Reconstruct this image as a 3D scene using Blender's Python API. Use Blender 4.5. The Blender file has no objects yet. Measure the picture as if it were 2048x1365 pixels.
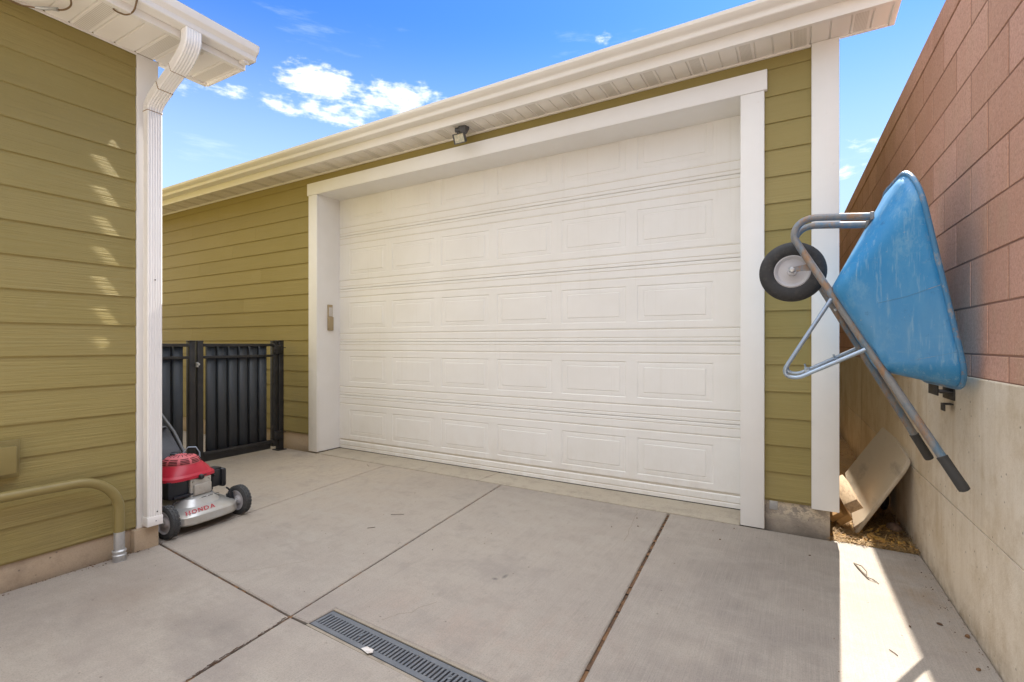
import bpy, bmesh, math, random
from mathutils import Vector, Matrix
random.seed(7)
R = math.radians
S = bpy.context.scene

# ------------------------------------------------------------------ camera
CAM_H = 1.235
cam = bpy.data.cameras.new("camera"); camo = bpy.data.objects.new("camera", cam)
S.collection.objects.link(camo)
camo.location = (0, 0, CAM_H); camo.rotation_euler = (R(90), 0, R(30.4))
cam.sensor_width = 36; cam.lens = 985 / 2048 * 36
cam.shift_y = (688 - 682.5) / 2048
cam.clip_start = 0.02; cam.clip_end = 3000
S.camera = camo

# ------------------------------------------------------------------ sky, sun, exposure
SUN_EL, SUN_AZ = 45.5, 3.0          # azimuth measured from +Y towards +X
W = bpy.data.worlds.new("World"); S.world = W; W.use_nodes = True
wn, wl = W.node_tree.nodes, W.node_tree.links
wn.clear()
def wnode(t, **k):
    n = wn.new(t)
    for a, v in k.items(): setattr(n, a, v)
    return n
def wmath(op, a, b=None, c=None, clamp=False):
    n = wnode('ShaderNodeMath', operation=op, use_clamp=clamp)
    for i, v in enumerate((a, b, c)):
        if v is None: continue
        if isinstance(v, (int, float)): n.inputs[i].default_value = v
        else: wl.new(v, n.inputs[i])
    return n.outputs[0]
def wmix(f, a, b):
    n = wnode('ShaderNodeMix', data_type='RGBA')
    for i, v in ((0, f), (6, a), (7, b)):
        if isinstance(v, (int, float)): n.inputs[i].default_value = v
        elif isinstance(v, tuple): n.inputs[i].default_value = (*v, 1)
        else: wl.new(v, n.inputs[i])
    return n.outputs[2]
sky = wnode('ShaderNodeTexSky', sky_type='NISHITA', sun_disc=False)
sky.sun_elevation = R(SUN_EL); sky.sun_rotation = R(SUN_AZ)
sky.air_density = 1.0; sky.dust_density = 0.15; sky.ozone_density = 3.0
tc = wnode('ShaderNodeTexCoord')
sep = wnode('ShaderNodeSeparateXYZ'); wl.new(tc.outputs['Generated'], sep.inputs[0])
dx, dy, dz = sep.outputs
az = wmath('MULTIPLY', wmath('ARCTAN2', dx, dy), 57.29578)
el = wmath('MULTIPLY', wmath('ARCSINE', dz), 57.29578)
comb = wnode('ShaderNodeCombineXYZ')
wl.new(az, comb.inputs[0]); wl.new(wmath('MULTIPLY', el, 1.7), comb.inputs[1])
def wnoise(scale, detail=8, rough=0.6, off=(0, 0, 0), sc=(1, 1, 1)):
    m = wnode('ShaderNodeMapping'); wl.new(comb.outputs[0], m.inputs[0])
    m.inputs['Location'].default_value = off; m.inputs['Scale'].default_value = sc
    n = wnode('ShaderNodeTexNoise'); wl.new(m.outputs[0], n.inputs[0])
    n.inputs['Scale'].default_value = scale; n.inputs['Detail'].default_value = detail
    n.inputs['Roughness'].default_value = rough
    return n.outputs[0]
def blob(a, e, ra, re, w=1.0):
    qa = wmath('DIVIDE', wmath('SUBTRACT', az, a), ra); qe = wmath('DIVIDE', wmath('SUBTRACT', el, e), re)
    return wmath('MULTIPLY', wmath('SUBTRACT', 1.0, wmath('ADD', wmath('MULTIPLY', qa, qa), wmath('MULTIPLY', qe, qe))), w)
CLOUDS = [(-52.0, 26.2, 4.6, 2.0, 1.0), (-43.8, 25.9, 6.0, 1.9, 0.75), (-60.4, 24.0, 2.6, 0.7, 0.5), (-56.0, 23.6, 2.2, 0.8, 0.55),
          (-49.0, 23.2, 3.2, 0.9, 0.55), (-19.7, 31.4, 1.0, 0.55, 0.45), (5.2, 18.4, 1.6, 0.7, 0.36), (2.6, 16.0, 3.4, 0.6, 0.42),
          (-64.3, 23.4, 1.4, 0.8, 0.45), (-50.5, 24.3, 6.5, 1.4, 0.5)]
acc = None
for cdef in CLOUDS:
    b = blob(*cdef); acc = b if acc is None else wmath('MAXIMUM', acc, b)
nz = wnoise(0.42, 9, 0.57, (3.1, 1.7, 0))
nz2 = wnoise(1.3, 6, 0.6, (9.0, 2.0, 0), (0.6, 1.2, 1))
dens = wmath('ADD', acc, wmath('ADD', wmath('MULTIPLY', wmath('SUBTRACT', nz, 0.5), 2.6), wmath('MULTIPLY', wmath('SUBTRACT', nz2, 0.5), 1.5)))
sm = wnode('ShaderNodeMapRange', interpolation_type='SMOOTHSTEP'); wl.new(dens, sm.inputs[0])
sm.inputs[1].default_value = -0.02; sm.inputs[2].default_value = 1.30
cl = wmath('MULTIPLY', sm.outputs[0], 0.97)
# thin high wisps
wz = wnoise(0.10, 8, 0.65, (0.5, 7.7, 0), (0.7, 2.4, 1))
sw = wnode('ShaderNodeMapRange', interpolation_type='SMOOTHSTEP'); wl.new(wz, sw.inputs[0])
sw.inputs[1].default_value = 0.57; sw.inputs[2].default_value = 0.85; sw.inputs[4].default_value = 0.30
# unseen bright cloud added behind the camera and overhead to fill the shade
bk = wnode('ShaderNodeMapRange', interpolation_type='SMOOTHSTEP'); wl.new(dy, bk.inputs[0])
bk.inputs[1].default_value = 0.08; bk.inputs[2].default_value = -0.30
bkn = wnode('ShaderNodeMapRange'); wl.new(wnoise(0.05, 5, 0.5, (5, 5, 0)), bkn.inputs[0])
bkn.inputs[1].default_value = 0.3; bkn.inputs[2].default_value = 0.55; bkn.inputs[3].default_value = 0.75; bkn.inputs[4].default_value = 1.0
hi = wnode('ShaderNodeMapRange', interpolation_type='SMOOTHSTEP'); wl.new(el, hi.inputs[0])
hi.inputs[1].default_value = 41.0; hi.inputs[2].default_value = 50.0; hi.inputs[4].default_value = 0.9
back = wmath('MULTIPLY', bk.outputs[0], bkn.outputs[0])
high = wmath('MULTIPLY', hi.outputs[0], bkn.outputs[0])
SKY_STRENGTH = 0.10
skym = wnode('ShaderNodeMix', data_type='RGBA', blend_type='MULTIPLY'); skym.inputs[0].default_value = 1.0
wl.new(sky.outputs[0], skym.inputs[6]); skym.inputs[7].default_value = (0.166, 0.325, 0.57, 1)
pale = wnode('ShaderNodeMapRange', interpolation_type='SMOOTHSTEP'); wl.new(el, pale.inputs[0])
pale.inputs[1].default_value = 34.0; pale.inputs[2].default_value = 10.0; pale.inputs[4].default_value = 0.95
cp = wmix(pale.outputs[0], skym.outputs[2], (1.65, 2.28, 3.05))
c0 = wmix(sw.outputs[0], cp, (3.1, 3.5, 3.8))
c1 = wmix(cl, c0, (4.2, 4.15, 4.15))
BACK = (2.9, 3.0, 3.25)
HIGH = (8.5, 8.8, 9.3)
c2 = wmix(high, wmix(back, c1, BACK), HIGH)
bg = wnode('ShaderNodeBackground'); wl.new(c2, bg.inputs[0]); bg.inputs[1].default_value = SKY_STRENGTH
wo = wnode('ShaderNodeOutputWorld'); wl.new(bg.outputs[0], wo.inputs[0])

sun = bpy.data.lights.new("sun", 'SUN'); suno = bpy.data.objects.new("sun", sun); S.collection.objects.link(suno)
sun.energy = 3.4; sun.angle = R(0.5); sun.color = (1.0, 0.93, 0.82)
e_, a_ = R(SUN_EL), R(SUN_AZ)
sdir = Vector((math.sin(a_) * math.cos(e_), math.cos(a_) * math.cos(e_), math.sin(e_)))
suno.rotation_euler = (-sdir).to_track_quat('-Z', 'Y').to_euler()
suno.location = sdir * 30
S.view_settings.view_transform = 'Standard'; S.view_settings.look = 'None'
S.view_settings.gamma = 1; S.view_settings.use_curve_mapping = False
S.view_settings.exposure = 2.08

# ------------------------------------------------------------------ materials
class Mat:
    def __init__(s, name, base, rough=0.6, metal=0.0, spec=0.5):
        s.m = bpy.data.materials.new(name); s.m.use_nodes = True
        s.n, s.l = s.m.node_tree.nodes, s.m.node_tree.links
        s.p = s.n['Principled BSDF']
        s.p.inputs['Roughness'].default_value = rough; s.p.inputs['Metallic'].default_value = metal
        s.p.inputs['Specular IOR Level'].default_value = spec
        s.tc = s.n.new('ShaderNodeTexCoord')
        rgb = s.n.new('ShaderNodeRGB'); rgb.outputs[0].default_value = (*base, 1)
        s.col = rgb.outputs[0]; s.nrm = None
        s.l.new(s.col, s.p.inputs['Base Color'])
    def _map(s, sc):
        m = s.n.new('ShaderNodeMapping'); s.l.new(getattr(s, 'vec', None) or s.tc.outputs['Object'], m.inputs[0])
        m.inputs['Scale'].default_value = sc if isinstance(sc, tuple) else (sc, sc, sc)
        return m.outputs[0]
    def noise(s, scale, detail=5, rough=0.6, lo=0.3, hi=0.7, dist=0.0):
        n = s.n.new('ShaderNodeTexNoise'); s.l.new(s._map(scale), n.inputs[0]); n.inputs['Scale'].default_value = 1
        n.inputs['Detail'].default_value = detail; n.inputs['Roughness'].default_value = rough; n.inputs['Distortion'].default_value = dist
        return s.rng(n.outputs[0], lo, hi)
    def voro(s, scale, lo, hi, rand=1.0):
        n = s.n.new('ShaderNodeTexVoronoi'); s.l.new(s._map(scale), n.inputs[0]); n.inputs['Scale'].default_value = 1
        n.inputs['Randomness'].default_value = rand
        return s.rng(n.outputs['Distance'], lo, hi)
    def rng(s, v, lo, hi, a=0.0, b=1.0):
        r = s.n.new('ShaderNodeMapRange'); s.l.new(v, r.inputs[0])
        r.inputs[1].default_value = lo; r.inputs[2].default_value = hi; r.inputs[3].default_value = a; r.inputs[4].default_value = b
        return r.outputs[0]
    def mul(s, a, b):
        m = s.n.new('ShaderNodeMath'); m.operation = 'MULTIPLY'
        for i, v in enumerate((a, b)):
            if isinstance(v, (int, float)): m.inputs[i].default_value = v
            else: s.l.new(v, m.inputs[i])
        return m.outputs[0]
    def near(s, p, rx, ry, rz=None):
        """soft mask round a point in object space"""
        m = s.n.new('ShaderNodeMapping'); m.vector_type = 'POINT'; s.l.new(s.tc.outputs['Object'], m.inputs[0])
        sc = (1 / rx, 1 / ry, 1 / rz if rz else 0.0)
        m.inputs['Scale'].default_value = sc; m.inputs['Location'].default_value = tuple(-a * b for a, b in zip(p, sc))
        v = s.n.new('ShaderNodeVectorMath'); v.operation = 'LENGTH'; s.l.new(m.outputs[0], v.inputs[0])
        return s.rng(v.outputs['Value'], 1.0, 0.15)
    def attr(s, name):
        a = s.n.new('ShaderNodeAttribute'); a.attribute_name = name; return a.outputs['Fac']
    def axis(s, i, lo, hi):
        x = s.n.new('ShaderNodeSeparateXYZ'); s.l.new(s.tc.outputs['Object'], x.inputs[0]); return s.rng(x.outputs[i], lo, hi)
    def mix(s, f, c, blend='MIX', amt=1.0):
        n = s.n.new('ShaderNodeMix'); n.data_type = 'RGBA'; n.blend_type = blend
        if isinstance(f, (int, float)): n.inputs[0].default_value = f * amt
        else: s.l.new(s.mul(f, amt) if amt != 1.0 else f, n.inputs[0])
        s.l.new(s.col, n.inputs[6]); n.inputs[7].default_value = (*c, 1)
        s.col = n.outputs[2]; s.l.new(s.col, s.p.inputs['Base Color']); return s
    def bump(s, h, dist=0.002, strength=0.5):
        b = s.n.new('ShaderNodeBump'); b.inputs['Strength'].default_value = strength; b.inputs['Distance'].default_value = dist
        s.l.new(h, b.inputs['Height'])
        if s.nrm: s.l.new(s.nrm, b.inputs['Normal'])
        s.nrm = b.outputs[0]; s.l.new(s.nrm, s.p.inputs['Normal']); return s
    def roughmap(s, f, a, b):
        s.l.new(s.rng(f, 0, 1, a, b), s.p.inputs['Roughness']); return s
M = {}
def siding_mat(name, along):
    g = (1.6, 60, 60) if along == 0 else (60, 1.6, 60)
    g2 = (6, 150, 220) if along == 0 else (150, 6, 220)
    m = Mat(name, (0.292, 0.236, 0.080), 0.55, spec=0.35)
    va = m.n.new('ShaderNodeVectorMath'); va.operation = 'ADD'; cm = m.n.new('ShaderNodeCombineXYZ'); tv = m.mul(m.attr('tone'), 41.0)
    for i in range(3): m.l.new(tv, cm.inputs[i])
    m.l.new(m.tc.outputs['Object'], va.inputs[0]); m.l.new(cm.outputs[0], va.inputs[1]); m.vec = va.outputs[0]
    m.mix(m.attr('tone'), (0.258, 0.208, 0.064), amt=0.75)
    m.mix(m.noise(1.1, 4), (0.325, 0.265, 0.110), amt=0.5)
    m.mix(m.noise(g, 4, 0.6, 0.45, 0.75), (0.235, 0.182, 0.055), amt=0.22)
    m.mix(m.noise((7, 7, 7), 5, 0.7, 0.62, 0.8), (0.34, 0.29, 0.14), amt=0.35)
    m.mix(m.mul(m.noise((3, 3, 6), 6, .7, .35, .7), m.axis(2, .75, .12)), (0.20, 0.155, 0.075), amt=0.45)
    m.bump(m.noise(g, 5, 0.65, 0.2, 0.8, 0.6), 0.0042 if along else 0.0018, 0.8)
    m.bump(m.noise(g2, 3, 0.6, 0.2, 0.8), 0.0006, 0.4)
    return m.m
M['siding_x'] = siding_mat('olive_siding_garage', 0)
M['siding_y'] = siding_mat('olive_siding_house', 1)
def white_mat(name, base=(0.82, 0.81, 0.795), grain=None, rough=0.45, dirt=0.25):
    m = Mat(name, base, rough, spec=0.4)
    m.mix(m.noise(2.3, 5, 0.6, 0.35, 0.75), (base[0] * .91, base[1] * .90, base[2] * .875), amt=0.6)
    m.mix(m.noise(14, 5, 0.7, 0.66, 0.85), (0.50, 0.44, 0.36), amt=dirt)
    if grain: m.bump(m.noise(grain, 4, 0.65, 0.2, 0.8, 0.4), 0.0010, 0.5)
    else: m.bump(m.noise(60, 3), 0.0003, 0.25)
    return m
M['white_v'] = white_mat('white_trim_board', grain=(90, 90, 2.2)).m
M['white_h'] = white_mat('white_header_board', grain=(2.2, 90, 90)).m
_m = white_mat('white_garage_door', (0.82, 0.812, 0.797), rough=0.42, dirt=0.0)
_m.mix(_m.mul(_m.noise((9, 9, 5), 6, 0.7, 0.35, 0.7), _m.axis(2, 0.45, 0.0)), (0.60, 0.53, 0.44), amt=0.45)
_m.mix(_m.mul(_m.noise((45, 45, 1.3), 4, 0.7, 0.55, 0.75), _m.noise(3, 3)), (0.66, 0.62, 0.56), amt=0.35)
_m.bump(_m.noise((8, 8, 120), 3), 0.0003, 0.3)
M['door'] = _m.m
M['door_groove'] = white_mat('dusty_door_groove', (0.66, 0.61, 0.54), rough=0.6, dirt=0.2).m
M['metal_white'] = white_mat('white_aluminium', (0.81, 0.785, 0.745), rough=0.38, dirt=0.3).m
_m = white_mat('white_downspout', (0.82, 0.805, 0.79), rough=0.35, dirt=0.22)
M['downspout'] = _m.m
M['rust_seam'] = Mat('brown_seam_grime', (0.24, 0.15, 0.07), 0.8).mix(0.0, (0, 0, 0)).m
M['soffit'] = white_mat('white_soffit', (0.84, 0.80, 0.745), rough=0.45, dirt=0.1).m
def perforated():
    m = white_mat('perforated_soffit', (0.77, 0.735, 0.68), rough=0.45, dirt=0.1)
    v = m.voro((135, 135, 0.001), 0.26, 0.36, 0.0)
    inv = m.rng(v, 1, 0)
    m.mix(inv, (0.46, 0.41, 0.34), amt=0.85)
    return m.m
M['perf'] = perforated()
def driveway():
    m = Mat('broomed_concrete', (0.348, 0.303, 0.255), 0.85, spec=0.25)
    m.mix(m.noise(0.55, 6, 0.6, 0.35, 0.70), (0.264, 0.231, 0.209), amt=0.75)
    m.mix(m.noise((1.3, 0.5, 1), 6, 0.65, 0.45, 0.75), (0.377, 0.334, 0.280), amt=0.6)
    m.mix(m.noise((2.2, 2.2, 1), 6, 0.7, 0.55, 0.8), (0.206, 0.169, 0.157), amt=0.6)
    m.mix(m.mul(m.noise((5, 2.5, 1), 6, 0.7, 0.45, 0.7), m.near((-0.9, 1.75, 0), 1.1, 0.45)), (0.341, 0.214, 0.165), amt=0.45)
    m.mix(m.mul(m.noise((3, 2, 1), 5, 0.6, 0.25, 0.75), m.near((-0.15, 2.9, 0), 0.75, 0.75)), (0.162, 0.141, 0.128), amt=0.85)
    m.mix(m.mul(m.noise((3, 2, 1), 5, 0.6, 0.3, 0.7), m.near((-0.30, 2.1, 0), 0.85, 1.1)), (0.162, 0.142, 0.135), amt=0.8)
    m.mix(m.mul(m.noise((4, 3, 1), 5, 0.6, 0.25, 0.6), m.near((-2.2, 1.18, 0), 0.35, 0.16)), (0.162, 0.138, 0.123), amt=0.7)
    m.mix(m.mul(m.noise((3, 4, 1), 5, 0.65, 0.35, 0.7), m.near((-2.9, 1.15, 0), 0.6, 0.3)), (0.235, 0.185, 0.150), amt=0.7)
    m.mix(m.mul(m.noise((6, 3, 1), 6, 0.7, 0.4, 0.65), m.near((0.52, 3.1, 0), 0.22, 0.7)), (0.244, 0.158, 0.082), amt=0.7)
    m.mix(m.near((-4.3, 3.4, 0), 2.3, 2.0), (0.464, 0.390, 0.300), amt=0.9)  # paler patch paints warm bounced light onto the slab by the gate
    m.mix(m.mul(m.noise((2.5, 6, 1), 7, 0.7, 0.47, 0.60), m.noise(0.8, 3)), (0.377, 0.339, 0.289), amt=0.7)
    m.mix(m.noise((1.1, 1.6, 1), 7, 0.72, 0.53, 0.64), (0.215, 0.186, 0.169), amt=0.5)
    m.mix(m.near((-1.387, 2.187, 0), 0.022, 0.016), (0.098, 0.091, 0.087))
    m.mix(m.near((-1.355, 2.235, 0), 0.015, 0.034), (0.098, 0.091, 0.087))
    m.mix(m.mul(m.noise((260, 3, 1), 3, 0.6, 0.35, 0.75), m.axis(0, -2.6, -0.6)), (0.422, 0.375, 0.322), amt=0.42)
    m.mix(m.noise((260, 2.2, 1), 3, 0.6, 0.5, 0.8), (0.235, 0.198, 0.169), amt=0.30)
    m.mix(m.noise(150, 3, 0.7, 0.48, 0.72), (0.179, 0.154, 0.135), amt=0.6)
    m.mix(m.noise(200, 2, 0.7, 0.55, 0.75), (0.422, 0.380, 0.330), amt=0.4)
    m.mix(m.noise((14, 9, 1), 6, 0.75, 0.5, 0.75), (0.219, 0.190, 0.169), amt=0.45)
    m.mix(m.rng(m.voro(9, 0.028, 0.05), 1, 0), (0.122, 0.095, 0.075), amt=0.7)
    m.mix(m.mul(m.noise(40, 4, 0.7, 0.62, 0.72), m.noise(1.2, 3)), (0.154, 0.119, 0.097), amt=0.6)
    m.mix(m.noise((150, 1.6, 1), 4, 0.7, 0.50, 0.72), (0.24, 0.212, 0.188), amt=0.35)
    m.bump(m.noise((200, 4, 1), 3, 0.6), 0.0012, 0.55)
    m.bump(m.noise(180, 3, 0.7), 0.0010, 0.35)
    m.bump(m.noise(1.5, 3), 0.012, 0.25)
    return m.m
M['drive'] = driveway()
def concrete(name, base, light, dark, streak=True, warm=None):
    m = Mat(name, base, 0.85, spec=0.25)
    m.mix(m.noise(1.4, 6, 0.65, 0.35, 0.7), light, amt=0.6)
    if streak:
        m.mix(m.noise((8, 8, 0.6), 6, 0.75, 0.48, 0.74), dark, amt=0.42)
        m.mix(m.noise((2.2, 2.2, 1.5), 7, 0.75, 0.48, 0.62), dark, amt=0.5)
        m.mix(m.noise((3, 3, 0.7), 6, 0.7, 0.5, 0.72), light, amt=0.6)
        m.mix(m.noise((17, 17, 0.9), 5, 0.75, 0.60, 0.72), (dark[0] * .9, dark[1] * .75, dark[2] * .5), amt=0.4)
    m.mix(m.noise(6, 7, 0.8, 0.50, 0.70), dark, amt=0.55)
    m.mix(m.rng(m.voro(17, 0.05, 0.10), 1, 0), (0.20, 0.16, 0.12), amt=0.75)
    m.mix(m.noise(120, 3, 0.7, 0.5, 0.8), dark, amt=0.4)
    m.bump(m.noise(110, 4, 0.7), 0.0012, 0.45)
    m.bump(m.rng(m.voro(17, 0.04, 0.10), 0, 1), 0.003, 0.5)
    m.bump(m.noise(3, 4), 0.006, 0.3)
    return m
_m = concrete('poured_wall_concrete', (0.67, 0.58, 0.46), (0.73, 0.66, 0.56), (0.46, 0.35, 0.22))
_m.mix(_m.mul(_m.noise((1, 30, 0.6), 5, 0.6, 0.35, 0.65), _m.near((0.6, 3.15, 0.55), 9, 0.10, 0.55)), (0.27, 0.19, 0.10), amt=0.8)
_m.mix(_m.mul(_m.noise((1, 14, 14), 4, 0.7, 0.35, 0.7), _m.axis(2, 0.10, 0.0)), (0.27, 0.20, 0.13), amt=0.7)
M['wall_conc'] = _m.m
_m = concrete('footing_concrete', (0.36, 0.31, 0.26), (0.43, 0.37, 0.30), (0.22, 0.185, 0.15), streak=False)
_m.mix(_m.noise(4, 6, .7, .42, .62), (0.20, 0.175, 0.155), amt=.75)
_m.mix(_m.mul(_m.noise((16, 16, 22), 6, 0.75, 0.47, 0.53), _m.axis(2, 0.06, 0.13)), (0.60, 0.51, 0.38), amt=0.9)
M['footing'] = _m.m
_m = concrete('tan_footing_concrete', (0.44, 0.34, 0.235), (0.50, 0.40, 0.29), (0.27, 0.21, 0.15), streak=False)
_m.mix(_m.mul(_m.noise(11, 6, 0.7, 0.50, 0.58), _m.near((-3.40, 1.48, 0.1), 0.1, 0.14, 0.10)), (0.72, 0.66, 0.56), amt=0.85)
M['footing_tan'] = _m.m
M['bounce_conc'] = concrete('pale_bounce_concrete', (0.60, 0.56, 0.50), (0.64, 0.60, 0.54), (0.50, 0.46, 0.41), streak=False).m  # concrete kept pale to reflect fill light
M['apron'] = concrete('apron_concrete', (0.40, 0.345, 0.27), (0.45, 0.40, 0.32), (0.20, 0.18, 0.15), streak=False).m
def cmu():
    m = Mat('rose_concrete_block', (0.66, 0.385, 0.305), 0.9, spec=0.2)
    m.mix(m.attr('tone'), (0.47, 0.255, 0.175), amt=0.85)
    m.mix(m.noise(0.9, 4, 0.6, 0.35, 0.7), (0.62, 0.375, 0.265), amt=0.55)
    m.mix(m.noise((4, 4, 0.9), 5, 0.65, 0.5, 0.75), (0.49, 0.26, 0.165), amt=0.45)
    m.mix(m.mul(m.noise((5, 5, 2.5), 6, 0.65, 0.5, 0.68), m.axis(2, 3.0, 1.9)), (0.47, 0.31, 0.21), amt=0.5)
    m.mix(m.noise((3, 3, 1.5), 5, 0.6, 0.60, 0.72), (0.55, 0.37, 0.25), amt=0.45)
    m.mix(m.noise(85, 4, 0.8, 0.46, 0.66), (0.33, 0.175, 0.12), amt=0.6)
    m.mix(m.noise(95, 3, 0.8, 0.56, 0.72), (0.72, 0.52, 0.41), amt=0.5)
    m.mix(m.noise((30, 30, 1.2), 4, 0.7, 0.56, 0.74), (0.66, 0.44, 0.32), amt=0.35)
    m.bump(m.noise(170, 4, 0.75), 0.0018, 0.55)
    m.bump(m.noise(7, 4), 0.004, 0.3)
    return m.m
M['cmu'] = cmu()
M['mortar'] = Mat('rose_mortar', (0.27, 0.145, 0.10), 0.95).m
_m = Mat('black_gate_metal', (0.020, 0.020, 0.022), 0.42); _m.mix(_m.noise(9, 5, .6, .5, .8), (0.05, 0.05, 0.055), amt=.5); M['gate'] = _m.m
_m = Mat('charcoal_gate_slat', (0.044, 0.056, 0.074), 0.5)
_m.mix(_m.noise((3, 3, 0.7), 5, .6, .4, .75), (0.062, 0.060, 0.058), amt=.6); _m.mix(_m.noise((30, 30, 3), 4, .7, .55, .8), (0.085, 0.08, 0.075), amt=.25); M['slat'] = _m.m
M['black'] = Mat('black_plastic', (0.014, 0.015, 0.018), 0.38).m
_m = Mat('black_engine_shroud', (0.010, 0.013, 0.020), 0.30); _m.mix(_m.noise(25, 5, .7, .55, .8), (0.07, 0.065, 0.055), amt=.4); M['engine'] = _m.m
M['void'] = Mat('drain_void', (0.006, 0.006, 0.006), 0.9).m
_m = Mat('rubber_tyre', (0.030, 0.030, 0.032), 0.75); _m.mix(_m.noise(30, 5, .7, .5, .8), (0.11, 0.10, 0.085), amt=.45); _m.bump(_m.noise(90, 3), .001, .4); M['tyre'] = _m.m
_m = Mat('mower_tyre', (0.045, 0.047, 0.050), 0.7); _m.mix(_m.noise(40, 4, .7, .5, .8), (0.13, 0.12, 0.10), amt=.4); M['mtyre'] = _m.m
_m = Mat('grey_rim', (0.47, 0.46, 0.48), 0.5); _m.mix(_m.noise(18, 5, .7, .6, .8), (0.33, 0.27, 0.21), amt=.4); M['rim'] = _m.m
_m = Mat('steel_rod', (0.34, 0.42, 0.52), 0.34, 0.6); _m.mix(_m.noise(26, 5, .7, .55, .75), (0.30, 0.19, 0.11), amt=.45); M['steel'] = _m.m
_m = Mat('galvanised', (0.52, 0.53, 0.54), 0.42, 0.7); _m.mix(_m.noise(30, 4, .6, .45, .7), (0.36, 0.37, 0.39), amt=.6); M['galv'] = _m.m
_m = Mat('worn_blue_grey_tube', (0.225, 0.225, 0.225), 0.55, 0.15)
_m.mix(_m.noise((9, 9, 5), 6, .7, .44, .58), (0.075, 0.17, 0.27), amt=.8)
_m.mix(_m.noise((14, 14, 6), 6, .75, .49, .62), (0.30, 0.165, 0.075), amt=.85)
_m.mix(_m.noise(60, 4, .7, .6, .75), (0.09, 0.065, 0.05), amt=.5); _m.bump(_m.noise(80, 4, .7), .0008, .4); M['tube'] = _m.m
def tray():
    m = Mat('faded_blue_paint', (0.014, 0.205, 0.470), 0.42, spec=0.5)
    m.mix(m.noise(3.0, 5, 0.6, 0.35, 0.7), (0.020, 0.225, 0.49), amt=0.7)
    m.mix(m.noise((7, 7, 2.2), 6, 0.75, 0.46, 0.70), (0.080, 0.290, 0.510), amt=0.6)
    m.mix(m.noise((60, 60, 5), 4, 0.7, 0.57, 0.70), (0.22, 0.39, 0.53), amt=0.6)
    m.mix(m.noise((5, 5, 3), 7, 0.8, 0.52, 0.60), (0.13, 0.32, 0.50), amt=0.6)
    m.mix(m.noise((4, 4, 30), 5, 0.75, 0.62, 0.72), (0.22, 0.36, 0.48), amt=0.35)
    m.mix(m.mul(m.near((-0.02, -0.2, -0.25), 0.45, 1.0, 0.24), m.noise((11, 11, 2), 5, .6, .25, .6)), (0.095, 0.270, 0.46), amt=0.7)
    m.mix(m.noise(16, 6, 0.75, 0.62, 0.72), (0.010, 0.10, 0.25), amt=0.6)
    m.mix(m.mul(m.noise(38, 5, 0.75, 0.54, 0.60), m.near((0.20, -0.3, 0.15), 0.10, 0.6, 0.17)), (0.46, 0.35, 0.25), amt=0.85)
    m.mix(m.noise(60, 6, 0.8, 0.645, 0.69), (0.45, 0.40, 0.34), amt=0.65)
    m.bump(m.noise(6, 4), 0.004, 0.25)
    return m.m
M['tray'] = tray()
_m = Mat('blue_tray_rim', (0.05, 0.19, 0.36), 0.42, spec=0.6); _m.mix(_m.noise((9, 9, 6), 6, .7, .53, .62), (0.36, 0.33, 0.29), amt=.8); _m.mix(_m.noise(22, 5, .7, .60, .68), (0.30, 0.17, 0.08), amt=.6); M['rim_blue'] = _m.m
M['grip'] = Mat('worn_rubber_grip', (0.045, 0.044, 0.043), 0.7).bump(Mat.noise(_g := Mat('tmp', (0, 0, 0)), 5), 0, 0).m if False else Mat('worn_rubber_grip', (0.045, 0.044, 0.043), 0.7).m
_m = Mat('mower_red', (0.44, 0.012, 0.035), 0.34, spec=0.5); _m.mix(_m.noise(12, 5, .6, .5, .8), (0.50, 0.05, 0.07), amt=.5); M['red'] = _m.m
_m = Mat('faded_red', (0.56, 0.10, 0.12), 0.55); _m.mix(_m.noise(25, 5, .6, .4, .7), (0.63, 0.20, 0.20), amt=.6); M['red_faded'] = _m.m
_m = Mat('cast_aluminium', (0.50, 0.50, 0.49), 0.34, 0.55)
_m.mix(_m.noise(7, 6, .65, .45, .75), (0.40, 0.34, 0.24), amt=.5); _m.mix(_m.noise(50, 4, .7, .6, .8), (0.30, 0.26, 0.20), amt=.4); M['alu'] = _m.m
_m = Mat('muffler_plate', (0.52, 0.50, 0.46), 0.45, 0.5); _m.mix(_m.noise(30, 5, .7, .5, .75), (0.33, 0.26, 0.18), amt=.6); M['muffler'] = _m.m
M['letter_red'] = Mat('letter_red', (0.40, 0.012, 0.025), 0.45).m
M['label_white'] = Mat('label_white', (0.72, 0.71, 0.68), 0.5).m
M['label_yellow'] = Mat('label_yellow', (0.80, 0.62, 0.02), 0.5).m
_m = Mat('grass_bag_fabric', (0.085, 0.090, 0.105), 0.8); _m.mix(_m.noise((5, 5, 14), 5, .6, .4, .75), (0.125, 0.127, 0.14), amt=.6); _m.bump(_m.noise(240, 2), .001, .4); M['bag'] = _m.m
M['dark_bar'] = Mat('dark_grey_bar', (0.11, 0.115, 0.13), 0.4, 0.2).m
_m = Mat('olive_paint_pipe', (0.235, 0.185, 0.065), 0.45); _m.mix(_m.noise(8, 5, .6, .45, .75), (0.19, 0.15, 0.055), amt=.5); _m.mix(_m.noise(30, 5, .7, .62, .8), (0.33, 0.28, 0.13), amt=.3); M['olive'] = _m.m
_m = Mat('drain_grate_plastic', (0.105, 0.115, 0.132), 0.55); _m.mix(_m.noise(9, 5, .65, .4, .75), (0.145, 0.152, 0.166), amt=.7); _m.mix(_m.noise(45, 5, .7, .60, .75), (0.30, 0.27, 0.23), amt=.5); M['grate'] = _m.m
M['drain_edge'] = concrete('drain_edge_concrete', (0.29, 0.25, 0.20), (0.34, 0.295, 0.24), (0.15, 0.12, 0.09), streak=False).m
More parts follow.
